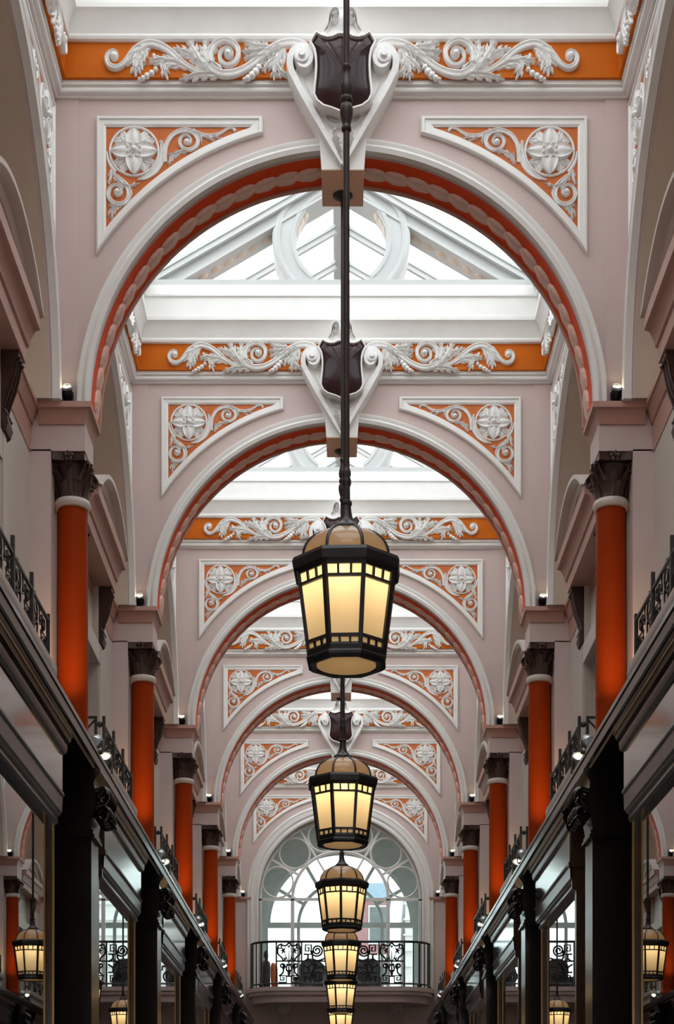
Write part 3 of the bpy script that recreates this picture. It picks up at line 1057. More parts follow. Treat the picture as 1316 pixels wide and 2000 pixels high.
def cartouche_parts():
    out = {}
    P = 0.20
    cx = 669.8
    c5 = lambda x, y, P=P: ((x / 5.0) * (D1 - P) / F, CZ + (VPY - y / 5.0) * (D1 - P) / F)   # 5x trace of the photo, x from the axis
    cV = lambda x, y: c5(x, y, 0.15)
    b = MB()
    zb, zt = Z(331, 0.10), Z(248, 0.10)
    zcr = ZL + R_IN - 0.012
    b.prism([(-0.138, zb), (0.138, zb), (0.158, zt), (-0.158, zt)], -0.10, -0.001)
    b.prism([(-0.138, zb), (0.138, zb), (0.140, zcr), (-0.140, zcr)], -0.002, 0.30)
    out['keystone_block'] = (b, M_WHITE, 20)
    b = MB()
    b.box(-0.136, 0.136, -0.098, 0.298, zb - 0.004, zb + 0.002)
    out['keystone_underside'] = (b, M_KEYUNDER, 0)
    # V-shaped console plate
    b = MB()
    vp = [(-430, 560), (430, 560), (480, 720), (14, 1600), (-14, 1600), (-480, 720)]
    b.prism([cV(x, y) for x, y in vp], -0.130, -0.001)
    out['console_plate'] = (b, M_WHITE, 20)
    # side scrolls: raised edge running into a volute
    for s in (-1, 1):
        b = MB()
        pts = [(10, 1600), (110, 1420), (235, 1200), (370, 965), (470, 780), (512, 680), (510, 585), (470, 515), (408, 488), (345, 520), (312, 590), (322, 660), (366, 700), (415, 690), (445, 650)]
        b.ribbon([cV(s * x, y) for x, y in pts], [0.012, 0.032, 0.042, 0.046, 0.046, 0.046, 0.044, 0.043, 0.040, 0.036, 0.034, 0.030, 0.026, 0.02, 0.012], [0.15, 0.165, 0.175, 0.185, 0.195, 0.205, 0.21, 0.21, 0.205], BAND, 4)
        b.ribbon([cV(s * x, y) for x, y in [(200, 1130), (280, 980), (345, 840), (385, 740)]], [0.008, 0.018, 0.024, 0.014], [0.135, 0.145, 0.15, 0.14], DOME, 4)
        u, v = cV(s * 398, 598)
        for (r0, h0, h1) in ((0.050, 0.0, 0.215), (0.022, 0.0, 0.240)):
            vs = [(u + r0 * q2 * math.cos(t), -h, v + r0 * q2 * math.sin(t)) for (q2, h) in ((1, 0), (1, h1 - 0.008), (0.9, h1)) for t in [2 * PI * i / 20 for i in range(20)]]
            fs = [(j * 20 + i, j * 20 + (i + 1) % 20, (j + 1) * 20 + (i + 1) % 20, (j + 1) * 20 + i) for j in range(2) for i in range(20)] + [tuple(range(40, 60))]
            b.add(vs, fs)
        out['volute_%d' % s] = (b, M_PLASTER, 45)
    # shield outline
    half = [(0, 1112), (-45, 1092), (-105, 1068), (-180, 1045), (-238, 1000), (-266, 940), (-262, 880), (-250, 780), (-245, 660), (-248, 570), (-262, 500), (-300, 432), (-258, 362), (-215, 392), (-155, 408), (-100, 402), (-45, 376)]
    rim = [(0, 1150), (-50, 1122), (-112, 1097), (-196, 1074), (-264, 1020), (-294, 950), (-290, 880), (-278, 780), (-272, 660), (-276, 570), (-292, 510), (-332, 440), (-262, 330), (-210, 360), (-155, 376), (-104, 370), (-45, 340)]
    sym = lambda h: [c5(x, y) for x, y in h] + [c5(-x, y) for x, y in reversed(h[1:])]
    A, Rm = sym(half), sym(rim)
    # bulging enamel field
    b = MB()
    cu, cv = c5(0, 730)
    rings = [(1.0, 0.220), (0.85, 0.240), (0.6, 0.256), (0.3, 0.264)]
    vs, fs = [], []
    n = len(A)
    for (t, h) in rings:
        for (u, v) in A:
            vs.append((cu + (u - cu) * t, -h, cv + (v - cv) * t))
    vs.append((cu, -0.266, cv))
    for j in range(3):
        for i in range(n):
            fs.append((j * n + i, j * n + (i + 1) % n, (j + 1) * n + (i + 1) % n, (j + 1) * n + i))
    for i in range(n):
        fs.append((3 * n + i, 3 * n + (i + 1) % n, 4 * n))
    b.add(vs, fs)
    out['shield'] = (b, M_SHIELD, 30)
    b = MB()
    b.loop(Rm, A, [(0, 0.0), (0, 0.215), (0.25, 0.240), (0.7, 0.240), (1, 0.222), (1.0, 0.18)])
    out['shield_rim'] = (b, M_WHITE, 35)
    # crest over the shield
    b = MB()
    cr = [(-262, 335), (-190, 318), (-150, 285), (-120, 190), (-95, 132), (-45, 108), (0, 96)]
    pl = [c5(x, y) for x, y in cr] + [c5(-x, y) for x, y in reversed(cr[:-1])] + [c5(150, 372), c5(45, 345), c5(-45, 345), c5(-150, 372)]
    b.prism(pl, -0.205, 0.0)
    for s in (-1, 1):
        pts = [(170, 318), (128, 250), (118, 170), (90, 128), (55, 140), (48, 190), (72, 235), (105, 215), (100, 180), (80, 180)]
        b.ribbon([c5(s * x, y) for x, y in pts], [0.03, 0.032, 0.03, 0.028, 0.026, 0.024, 0.022, 0.02, 0.016, 0.012], [0.22, 0.235, 0.25, 0.255, 0.255], CHAN, 4)
        u, v = c5(s * 82, 195)
        b.boss(u, v, 0.016, 0.275, n=10)
    b.leaf([c5(0, 370), c5(0, 290), c5(0, 200), c5(0, 100)], 0.075, 0.245, 4)
    out['crest'] = (b, M_PLASTER, 45)
    # palmette at the foot of the V
    b = MB()
    for s in (-1, 1):
        u, v = cV(s * 78, 1285)
        b.boss(u, v, 0.022, 0.185, n=12)
        b.ribbon([cV(s * 175, 1130), cV(s * 120, 1190), cV(s * 60, 1215), cV(0, 1205)], [0.012, 0.035, 0.035, 0.03], [0.15, 0.17, 0.18, 0.18], CHAN, 4)
        for i, (x, y) in enumerate(((118, 1370), (100, 1420), (82, 1470), (60, 1520), (34, 1570))):
            b.leaf([cV(s * 12, 1330 + i * 40), cV(s * x * .5, 1345 + i * 43), cV(s * x * .8, 1350 + i * 45), cV(s * x, y - 40)], 0.026, 0.172, 2)
    b.leaf([cV(0, 1300), cV(0, 1400), cV(0, 1480), cV(0, 1570)], 0.03, 0.18, 3)
    out['palmette'] = (b, M_PLASTER, 45)
    return out


CART = {}
for nm, (b, m, sh) in cartouche_parts().items():
    base = nm.split('_-')[0] if nm.startswith('volute') else nm
    base = 'volute' if nm.startswith('volute') else nm
    CART[nm] = (base, b.mesh(base, m, sh))
CARTL = {0: 'white keystone with dark shield above the camera side, out of the frame', 1: 'largest dark shield on a white scrolled keystone, crown of the nearest arch', 2: 'second dark shield on a white scrolled keystone, behind the lantern rod',
         3: 'third shield keystone, half hidden by the cap of the biggest lantern', 4: 'shield keystone of the fourth arch, hidden behind the biggest lantern', 5: 'small shield keystone right above the second lantern'}
for k in range(0, 6):
    t = thing('shield_keystone', CARTL[k], 'keystone', (0.006, YK(k), 0), group='shield keystones')
    for nm, (base, me) in CART.items():
        put(base, me, t)

# ------------------------------------------------------------------ roof: gables with an oculus, rafters and glass
SL = 0.58
Z_EV = z(7.97)
X_EV = 1.735
Z_RG = Z_EV + SL * X_EV


def gable(k):
    t = thing('roof_gable', 'white openwork roof gable with round oculus, over the %s' % ARCH_WORD[k], 'gable', (0, YK(k), 0), group='roof gables')
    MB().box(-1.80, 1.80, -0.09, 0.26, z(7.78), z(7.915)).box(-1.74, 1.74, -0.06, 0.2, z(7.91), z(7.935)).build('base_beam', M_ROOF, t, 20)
    for s in (-1, 1):
        b = MB()
        zr = lambda x, d: z(7.935) + SL * (1.765 - x) + d
        up = [(s * 1.80, zr(1.80, 0.03)), (0, zr(0, 0.03)), (0, zr(0, -0.05)), (s * 1.66, zr(1.66, -0.05) if False else z(7.93)), (s * 1.80, z(7.93))]
        b.prism(up, -0.045, 0.24)
        lo = [(s * 1.68, zr(1.68, -0.04)), (0, zr(0, -0.04)), (0, zr(0, -0.17)), (s * 1.47, z(7.93)), (s * 1.68, z(7.93))]
        b.prism(lo, 0.0, 0.24)
        bd = [(s * 1.50, zr(1.50, -0.15)), (0, zr(0, -0.15)), (0, zr(0, -0.175)), (s * 1.46, z(7.93)), (s * 1.50, z(7.93))]
        b.prism(bd, -0.018, 0.24)
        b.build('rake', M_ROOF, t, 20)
        # carved soffit leaves under the rake
        b = MB()
        for i in range(7):
            x = 1.36 - i * 0.115
            zz = zr(x, -0.178)
            b.boss(s * x, 0, 0.045, 0.014, n=8)
            v = b.v[-33:]
            b.v[-33:] = [(p[0], 0.12 + (p[2] - 0) * 1.2, zz + p[1] + (-(p[0] - s * x) * SL * s)) for p in v]
        b.build('soffit_ornament', M_BEIGE, t, 40)
    b = MB()
    cz = z(8.335)
    ring = [(0.412, -0.24), (0.412, 0.0), (0.42, 0.012), (0.450, 0.016), (0.456, 0.004), (0.540, 0.002), (0.548, 0.014), (0.575, 0.022), (0.600, 0.016), (0.618, 0.0), (0.618, -0.24)]
    b.arc(ring, math.radians(-52), math.radians(232), 56, cz)
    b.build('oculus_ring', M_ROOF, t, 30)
    b = MB()
    for i in range(16):
        a = math.radians(20 + i * 140 / 15)
        b.boss(0, 0, 0.05, 0.013, n=8)
        v = b.v[-33:]
        b.v[-33:] = [((0.412 + p[1]) * math.cos(a) - p[0] * math.sin(a), 0.12 + p[2] * 1.3, cz + (0.412 + p[1]) * math.sin(a) + p[0] * math.cos(a)) for p in v]
    b.build('oculus_ornament', M_BEIGE, t, 40)
    return t


for k in range(1, 7):
    gable(k)

NR = 6
for i, k in enumerate(range(-2, 6)):
    y0, y1 = YK(k) + (0.24 if k >= 1 else 0.0), YK(k + 1)
    lab = 'pitched glass roof with white rafters over the bay before ' + ARCH_WORD.get(k + 1, 'the camera')
    if k < -1:
        y0 = -1.0
        lab = 'pitched glass roof with white rafters behind the camera'
    t = thing('glass_roof', lab, 'roof', (0, y0, Z_EV), group='glass roofs of the bays')
    L = y1 - y0
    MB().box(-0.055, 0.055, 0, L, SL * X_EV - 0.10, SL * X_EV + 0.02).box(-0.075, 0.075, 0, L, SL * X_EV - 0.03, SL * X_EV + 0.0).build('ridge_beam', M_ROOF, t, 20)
    for s in (-1, 1):
        x0, x1 = sorted((s * (X_EV - 0.03), s * (X_EV + 0.2)))
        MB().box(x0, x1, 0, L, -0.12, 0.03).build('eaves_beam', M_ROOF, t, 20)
        step = L / NR
        for j in range(NR + 1):
            y = min(max(j * step, 0.035), L - 0.035)
            b = MB()
            for (w, d0, d1) in ((0.070, -0.035, 0.0), (0.040, -0.085, -0.03)):
                b.prism([(s * X_EV, d0), (0, SL * X_EV + d0), (0, SL * X_EV + d1), (s * X_EV, d1)], y - w / 2, y + w / 2)
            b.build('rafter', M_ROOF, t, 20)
            if j < NR:
                ya, yb = j * step + 0.02, (j + 1) * step - 0.02
                vs = [(s * (X_EV - 0.01), ya, 0.010), (s * 0.01, ya, SL * (X_EV - 0.02) + 0.016), (s * 0.01, yb, SL * (X_EV - 0.02) + 0.016), (s * (X_EV - 0.01), yb, 0.010)]
                MB().add(vs, [(0, 1, 2, 3)]).build('pane', M_GLASS, t, 0)

# unseen slabs and walls added outside, so that no daylight slips in beside the roof
for s in (-1, 1):
    x0, x1 = sorted((s * 1.93, s * 2.9))
    struct(MB().box(x0, x1, -1.2, 30.4, z(7.90), z(7.99)).build('trim_%d' % (40 + (s > 0)), M_GREYWALL), 'unseen slab added to block stray daylight along the %s side of the roof glass' % SIDE[s])
    x0, x1 = sorted((s * 2.36, s * 2.9))
    struct(MB().box(x0, x1, -1.2, 30.4, 0, z(7.95)).build('wall_' + SIDE[s], M_GREYWALL))

# ------------------------------------------------------------------ hanging lanterns
LZ = 6.503                              # keystone underside above the camera; lantern hangs from it
lz = lambda v: v - LZ
OCT = PI / 8


def octo(prof, rot=0.0):
    """octagonal lathe from apothems, a flat facing -y"""
    b = MB()
    b.lathe([(a / math.cos(PI / 8), zz) for (a, zz) in prof], 8)
    b.xf(Matrix.Rotation(PI / 8, 4, 'Z'))
    return b


A_T, A_B = 0.198, 0.155
Z_T, Z_B = lz(2.548), lz(2.200)


def ap(zz):
    return A_B + (A_T - A_B) * (zz - Z_B) / (Z_T - Z_B)


def side_pt(x, zz, out=0.0):
    return (x, -(ap(zz) + out), zz)


def quad_pane(xa0, xa1, xb0, xb1, za, zb, t=0.003):
    b = MB()
    vs = [side_pt(xa0, za), side_pt(xa1, za), side_pt(xb1, zb), side_pt(xb0, zb)]
    return b.add(vs, [(0, 1, 2, 3)])


T8 = math.tan(PI / 8)
zu, zd = Z_T - 0.0645, Z_B + 0.043      # heights of the two horizontal leads
hw = lambda zz: ap(zz) * T8


def pane_set():
    out = []
    for i in range(3):
        for (za, zb) in ((zu, Z_T), (Z_B, zd)):
            f0, f1 = -1 + 2 * i / 3, -1 + 2 * (i + 1) / 3
            out.append(quad_pane(hw(za) * f0, hw(za) * f1, hw(zb) * f0, hw(zb) * f1, za, zb).mesh('pane', M_OPAL, 0))
    out.append(quad_pane(-hw(zd), hw(zd), -hw(zu), hw(zu), zd, zu).mesh('pane', M_OPAL, 0))
    return out


ME_PANES = pane_set()


def leading(zz, za, zb):
    b = MB()
    b.bar(side_pt(-hw(zz), zz, 0.003), side_pt(hw(zz), zz, 0.003), 0.014, 0.012)
    for f in (-1 / 3, 1 / 3):
        b.bar(side_pt(hw(za) * f, za, 0.002), side_pt(hw(zb) * f, zb, 0.002), 0.009, 0.012)
    return b


ME_LEADU = leading(zu, zu, Z_T).mesh('upper_leading', M_IRON, 0)
ME_LEADL = leading(zd, Z_B, zd).mesh('lower_leading', M_IRON, 0)
ME_MULL = MB().bar(side_pt(hw(Z_B), Z_B - 0.01, 0.004), side_pt(hw(Z_T), Z_T + 0.01, 0.004), 0.019, 0.016).mesh('mullion', M_IRON, 0)
ME_COLLAR = octo([(0.190, lz(2.528)), (0.203, lz(2.529)), (0.208, lz(2.538)), (0.222, lz(2.548)), (0.228, lz(2.582)), (0.221, lz(2.598)), (0.190, lz(2.604)), (0.190, lz(2.528))])
ME_COLLAR.f = [q for q in ME_COLLAR.f if len(q) < 8]
ME_COLLAR = ME_COLLAR.mesh('collar', M_IRON, 20)
ME_BRING = octo([(0.128, lz(2.159)), (0.150, lz(2.155)), (0.166, lz(2.167)), (0.168, lz(2.177)), (0.164, lz(2.185)), (0.166, lz(2.205)), (0.160, lz(2.215)), (0.150, lz(2.215)), (0.150, lz(2.174)), (0.128, lz(2.174))])
ME_BRING.f = [q for q in ME_BRING.f if len(q) < 8]
ME_BRING = ME_BRING.mesh('base_ring', M_IRON, 20)
ME_DISC = MB().lathe([(0.130, lz(2.165)), (0.128, lz(2.161)), (0.06, lz(2.158)), (0.004, lz(2.157))], 28).mesh('base_glass', M_OPAL, 60)
DP = [(0.196 * math.cos(a) ** 0.85 if i < 9 else 0.0, a) for i, a in enumerate([PI / 2 * j / 10 for j in range(9)])]
DOMEP = [(0.194, 0.0), (0.194, 0.02), (0.190, 0.045), (0.181, 0.072), (0.167, 0.098), (0.147, 0.122), (0.122, 0.142), (0.092, 0.158), (0.058, 0.168)]
ME_DPANE = MB().lathe([(r, lz(2.600) + h * 0.82) for r, h in DOMEP], 4, cap=False, a0=-PI / 2 - PI / 8, a1=-PI / 2 + PI / 8).mesh('dome_pane', M_DOMEG, 60)
av = -PI / 2 + PI / 8
ME_DRIB = MB().tube([((r + 0.001) * math.cos(av), (r + 0.001) * math.sin(av), lz(2.600) + h * 0.82) for r, h in DOMEP], 0.0075, 6).mesh('dome_rib', M_IRON, 60)
ME_FINIAL = MB().lathe([(0.056, lz(2.732)), (0.064, lz(2.738)), (0.065, lz(2.748)), (0.058, lz(2.758)), (0.044, lz(2.768)), (0.034, lz(2.782)), (0.026, lz(2.800)), (0.021, lz(2.826)), (0.019, lz(2.850)), (0.024, lz(2.854)), (0.024, lz(2.866)), (0.016, lz(2.872)), (0.015, lz(2.93))], 20).mesh('finial', M_ROD, 50)
ME_ROD = MB().lathe([(0.0135, lz(2.92)), (0.0135, -0.02)], 12).mesh('rod', M_ROD, 50)
KN = [(0.013, 4.748), (0.019, 4.744), (0.019, 4.730), (0.014, 4.724), (0.016, 4.70), (0.024, 4.665), (0.027, 4.645), (0.024, 4.622), (0.018, 4.612), (0.024, 4.606), (0.026, 4.596), (0.024, 4.586), (0.018, 4.580), (0.024, 4.572), (0.029, 4.552), (0.027, 4.528), (0.018, 4.492), (0.017, 4.482), (0.021, 4.476), (0.021, 4.464), (0.014, 4.458)]
ME_KNOB = MB().lathe([(r, lz(v)) for r, v in reversed(KN)], 16).mesh('baluster_knob', M_ROD, 60)
KN2 = [(0.014, 3.01), (0.018, 3.0), (0.020, 2.985), (0.016, 2.972), (0.020, 2.96), (0.021, 2.945), (0.015, 2.93)]
ME_KNOB2 = MB().lathe([(r, lz(v)) for r, v in reversed(KN2)], 16).mesh('lower_knob', M_ROD, 60)
ME_ROSE = MB().lathe([(0.016, -0.03), (0.030, -0.026), (0.050, -0.014), (0.066, -0.004), (0.068, 0.0)], 24).mesh('ceiling_rose', M_ROD, 60)
cb = MB()
for i in range(3):
    cc = -0.045 - i * 0.03
    cb.tube([(0.028 + 0.009 * math.cos(a) * (1 if i % 2 else 0.2), 0.009 * math.cos(a) * (0.2 if i % 2 else 1) - 0.02, cc + 0.018 * math.sin(a)) for a in [2 * PI * j / 10 for j in range(11)]], 0.0035, 5)
ME_CHAIN = cb.mesh('safety_chain', M_IRON, 60)
ME_BULB = MB().lathe([(0.004, lz(2.475)), (0.022, lz(2.483)), (0.030, lz(2.505)), (0.024, lz(2.53)), (0.012, lz(2.55)), (0.012, lz(2.57))], 14).mesh('bulb', M_BULB, 60)

LROT = [-2.5, 3.0, 20.5, -3.0, 1.0, 0.0]
LLAB = ['largest and nearest lantern, its long rod crossing the top of the picture', 'second lantern, hanging just under the nearest one', 'third lantern down the row, in front of the arched end window',
        'fourth lantern down the row, in front of the balcony railing', 'fifth lantern down the row, its dome hidden behind the fourth', 'smallest and farthest lantern, cut by the lower edge of the picture']
LAMP_W = 0.70
for j in range(6):
    y = YK(j) + TH * 0.5
    t = thing('hanging_lantern', LLAB[j], 'lantern', (0.014 if j == 0 else 0.006, y, CZ + LZ), (0, 0, math.radians(LROT[j])), group='octagonal hanging lanterns')
    for nm, me in (('collar', ME_COLLAR), ('base_ring', ME_BRING), ('base_glass', ME_DISC), ('finial', ME_FINIAL), ('rod', ME_ROD), ('baluster_knob', ME_KNOB), ('lower_knob', ME_KNOB2), ('ceiling_rose', ME_ROSE), ('safety_chain', ME_CHAIN), ('bulb', ME_BULB)):
        put(nm, me, t)
    for i in range(8):
        r = (0, 0, i * PI / 4)
        put('mullion', ME_MULL, t, None, r)
        put('upper_leading', ME_LEADU, t, None, r)
        put('lower_leading', ME_LEADL, t, None, r)
        put('dome_pane', ME_DPANE, t, None, r)
        put('dome_rib', ME_DRIB, t, None, r)
        for me in ME_PANES:
            put('pane', me, t, None, r)
    for i in range(4):
        ld = bpy.data.lights.new('lantern_light', 'POINT')
        ld.energy = LAMP_W / 4
        ld.color = (1.0, 0.73, 0.39)
        ld.shadow_soft_size = 0.02
        lo = bpy.data.objects.new('lantern_light', ld)
        COL.objects.link(lo)
        lo.parent = t
        a = -PI / 2 - 0.12 + i * PI / 2
        lo.location = (0.115 * math.cos(a), 0.115 * math.sin(a), lz(2.515))

# ------------------------------------------------------------------ shopfronts along both sides
# continuous cap over shops
for s in (-1, 1):
    prof = [(2.06, z(2.640)), (1.640, z(2.640)), (1.632, z(2.655)), (1.612, z(2.662)), (1.608, z(2.715)), (1.600, z(2.722)), (1.600, z(2.750)), (2.06, z(2.752))]
    struct(MB().sweep(prof, 1.0, YK(6), s).build('trim_%d' % (50 + (s > 0)), M_SHOP, None, 25), 'dark moulded shop cornice running the length of the %s side' % SIDE[s])

for k in range(0, 6):
    yk = YK(k)
    for s in (-1, 1):
        a, e = (0.84, 2.97) if s < 0 else ((0.90, 2.90) if k == 0 else (1.30, 3.40))
        t = thing('shopfront', 'dark glossy shopfront with grey glass fascia, %s side, bay before %s' % (SIDE[s], ARCH_WORD[k + 1]), 'shopfront', (0, yk, 0), group='shopfronts')
        # ogee cornice with brass bead
        og = [(1.76, z(2.49)), (1.690, z(2.490)), (1.664, z(2.502)), (1.658, z(2.520)), (1.656, z(2.548)), (1.640, z(2.566)), (1.632, z(2.590)), (1.628, z(2.596)), (1.640, z(2.602)), (1.632, z(2.620)), (1.622, z(2.640)), (1.76, z(2.645))]
        MB().sweep(og, a, e, s).build('cornice', M_SHOP, t, 22)
        x0, x1 = sorted((s * 1.622, s * 1.645))
        MB().box(x0, x1, a + .01, e - .01, z(2.592), z(2.599)).build('brass_bead', M_BRASS, t, 0)
        x0, x1 = sorted((s * 1.685, s * 1.78))
        MB().box(x0, x1, a + 0.02, e - 0.005, z(2.262), z(2.492)).build('fascia_panel', M_FASCIA, t, 0)
        lw = [(1.80, z(2.265)), (1.676, z(2.265)), (1.672, z(2.245)), (1.684, z(2.240)), (1.688, z(2.145)), (1.700, z(2.138)), (1.70, z(2.128)), (1.715, z(2.120)), (1.712, z(2.085)), (1.728, z(2.072)), (1.80, z(2.070))]
        MB().sweep(lw, a, e, s).build('transom', M_SHOP, t, 22)
        # near return: brown wood, with capital moulding
        b = MB()
        x0, x1 = sorted((s * 1.692, s * 2.05))
        b.box(x0, x1, a - 0.005, a + 0.03, z(2.26), z(2.64))
        x0, x1 = sorted((s * 1.700, s * 2.05))
        b.box(x0, x1, a - 0.005, a + 0.03, z(2.07), z(2.23))
        x0, x1 = sorted((s * 1.745, s * 2.05))
        b.box(x0, x1, a, a + 0.03, 0, z(2.07))
        x0, x1 = sorted((s * 1.672, s * 2.05))
        b.box(x0, x1, a - 0.022, a + 0.03, z(2.225), z(2.262))
        b.build('return_panel', M_SHOPBR, t, 20)
        # window glass with brass-edged end frames
        x0, x1 = sorted((s * 1.760, s * 1.772))
        MB().box(x0, x1, a + 0.10, e - 0.045, 0.35, z(2.075)).build('pane', M_PANE, t, 0)
        x0, x1 = sorted((s * 1.735, s * 1.80))
        for (ya, yb) in ((a + 0.02, a + 0.10), (e - 0.045, e)):
            MB().box(x0, x1, ya, yb, 0.0, z(2.08)).build('frame_post', M_SHOPBR, t, 0)
        x0, x1 = sorted((s * 1.728, s * 1.740))
        MB().box(x0, x1, e - 0.052, e - 0.042, 0.3, z(2.07)).build('brass_edge', M_BRASS, t, 0)
        x0, x1 = sorted((s * 1.70, s * 2.0))
        MB().box(x0, x1, a, e, 0.0, 0.35).build('stall_riser', M_SHOP, t, 0)
        x0, x1 = sorted((s * 1.80, s * 2.05))
        MB().box(x0, x1, e - 0.03, e, 0.0, z(2.64)).build('end_panel', M_SHOP, t, 0)

# dark pilasters with carved consoles under each column
cl = MB()
cl.tube([(0.0, 0, 0.10), (0.05, 0, 0.11), (0.085, 0, 0.07), (0.075, 0, 0.02), (0.04, 0, 0.012), (0.03, 0, 0.045), (0.055, 0, 0.06)], [0.02 + 0.006 * math.sin(i / 18 * PI) for i in range(19)], 7, 3)
cl.tube([(0.0, 0, -0.02), (0.04, 0, -0.01), (0.075, 0, -0.04), (0.07, 0, -0.085), (0.035, 0, -0.10), (0.02, 0, -0.07)], [0.022 + 0.008 * math.sin(i / 15 * PI) for i in range(16)], 7, 3)
for i in range(4):
    cl.tube([(0.01, 0, -0.10 + i * 0.055), (0.06, 0.03 * (-1) ** i, -0.07 + i * 0.06), (0.10 - 0.008 * i, 0.05 * (-1) ** i, -0.10 + i * 0.055)], [0.022, 0.02, 0.018, 0.014, 0.011, 0.008, 0.006], 6, 3)
ME_CARVE = cl.mesh('carved_leaf', M_SHOP, 60)
for k in range(1, 6):
    for s in (-1, 1):
        t = thing('shop_pilaster', 'black carved shop pilaster below the %s column of the %s' % (SIDE[s], ARCH_WORD[k]), 'pilaster', (s * 1.65, YK(k), 0), group='carved shop pilasters')
        X = lambda v: s * (v - 1.65)
        b = MB()
        x0, x1 = sorted((X(1.65), X(2.02)))
        b.box(x0, x1, 0.02, 0.33, 0, z(2.19))
        x0, x1 = sorted((X(1.672), X(1.88)))
        b.box(x0, x1, 0.008, 0.025, 0.9, z(2.12))
        b.build('shaft', M_SHOP, t, 20)
        x0, x1 = sorted((X(1.628), X(2.02)))
        MB().box(x0, x1, 0.0, 0.35, z(2.185), z(2.205)).box(*sorted((X(1.638), X(2.02))), 0.01, 0.34, z(2.205), z(2.235)).build('necking', M_SHOP, t, 20)
        pr = [(2.02, 2.638), (1.592, 2.638), (1.588, 2.62), (1.602, 2.595), (1.622, 2.572), (1.632, 2.545), (1.628, 2.50), (1.622, 2.45), (1.63, 2.36), (1.645, 2.28), (1.65, 2.235), (2.02, 2.235)]
        MB().prism([(X(x), z(v)) for x, v in pr], 0.01, 0.34).build('console', M_SHOP, t, 25)
        for dy in (0.075, 0.175, 0.275):
            put('carved_leaf', ME_CARVE, t, (X(1.625), dy, z(2.40)), (0, 0, 0 if s < 0 else PI))

# ------------------------------------------------------------------ iron railings on the shop cornice


def key(b, M, x0, z0, w, h, r):
    """square fret spiral inside the box"""
    pts = [(0, 0), (1, 0), (1, 1), (0.25, 1), (0.25, 0.35), (0.7, 0.35), (0.7, 0.7), (0.48, 0.7)]
    b.tube([M(x0 + p[0] * w, z0 + p[1] * h) for p in pts], r, 4)


def spiral(b, M, cx, cz, R, a0, turns, r, sgn=1):
    pts = []
    n = int(14 * turns)
    for i in range(n + 1):
        t = i / n
        a = a0 + sgn * turns * 2 * PI * t
        rr = R * (1 - 0.82 * t)
        pts.append(M(cx + rr * math.cos(a), cz + rr * math.sin(a)))
    b.tube(pts, r, 4)
    return pts[0]


def rail_panel(L, H, step=0.52):
    b = MB()
    M = lambda x, zz: (0, x, zz)
    n = max(1, round(L / step))
    w = L / n
    for i in range(n):
        x = i * w
        spiral(b, M, x + w * 0.25, H * 0.68, w * 0.2, PI / 2, 1.6, 0.006)
        spiral(b, M, x + w * 0.25, H * 0.28, w * 0.2, -PI / 2, 1.6, 0.006, -1)
        key(b, M, x + w * 0.52, H * 0.08, w * 0.4, H * 0.36, 0.007)
        key(b, M, x + w * 0.92, H * 0.92, -w * 0.4, -H * 0.34, 0.007)
        b.tube([M(x + w * 0.5, H * 0.5), M(x + w * 0.62, H * 0.62), M(x + w * 0.75, H * 0.5)], 0.006, 4, 4)
        for (dx, dz) in ((-0.03, 0.05), (0.03, 0.05), (0, 0.065)):
            b.tube([M(x + w * 0.72, H * 0.5), M(x + w * 0.72 + dx, H * 0.5 + dz)], [0.010, 0.003], 4)
    return b


RL = 1.56
RH = 0.30
ME_RPANEL = rail_panel(RL - 0.08, RH - 0.05).mesh('scroll_panel', M_IRON, 60)
ME_RBALL = MB().lathe([(0.004, -0.022), (0.016, -0.016), (0.022, 0), (0.016, 0.016), (0.004, 0.022)], 10).mesh('ball', M_IRON, 60)
for k in range(0, 6):
    for s in (-1, 1):
        ya = YK(k) + 1.34
        t = thing('iron_railing', 'black scrollwork railing on a pink parapet, %s side, bay before %s' % (SIDE[s], ARCH_WORD[k + 1]), 'railing', (s * 1.76, ya, z(2.752)), group='iron railings over the shops')
        X = lambda v: s * (v - 1.76)
        pp = [(1.985, 0.0), (1.745, 0.0), (1.742, 0.02), (1.752, 0.03), (1.752, 0.16), (1.738, 0.175), (1.722, 0.20), (1.716, 0.225), (1.716, 0.262), (1.985, 0.268)]
        MB().prism([(X(x), v) for x, v in pp], -0.06, RL + 0.06).build('parapet', M_CREAM, t, 25)
        z0 = 0.268
        put('scroll_panel', ME_RPANEL, t, (0, 0.04, z0 + 0.02))
        for yy, hh in ((0.0, 0.33), (RL * 0.33, 0.36), (RL * 0.67, 0.36), (RL, 0.30)):
            MB().box(-0.011, 0.011, yy - 0.011, yy + 0.011, z0, z0 + hh).build('post', M_IRON, t, 0)
        MB().box(-0.008, 0.008, 0, RL, z0 + RH - 0.045, z0 + RH - 0.030).box(-0.008, 0.008, 0, RL, z0 + 0.012, z0 + 0.026).build('rail', M_IRON, t, 0)
        # end return with ball spacers
        b = MB()
        x1 = X(1.82)
        b.box(x1 - 0.010, x1 + 0.010, -0.010, 0.010, z0, z0 + 0.33)
        x2 = X(1.985)
        b.box(min(x1, x2), max(x1, x2), -0.009, 0.009, z0 + 0.312, z0 + 0.33)
        b.bar((x1, 0, z0 + 0.31), (X(1.92), 0, z0 + 0.20), 0.012)
        b.build('end_return', M_IRON, t, 0)
        for zz in (0.06, 0.27):
            put('ball', ME_RBALL, t, (X(1.79), 0, z0 + zz))

# ------------------------------------------------------------------ spotlights


def spot_meshes():
    body = MB().lathe([(0.026, 0.0), (0.033, 0.012), (0.033, 0.085), (0.036, 0.088), (0.036, 0.100), (0.031, 0.100), (0.030, 0.092)], 18)
    body.f = [q for q in body.f if len(q) < 18 or max(q) < 18]
    return body


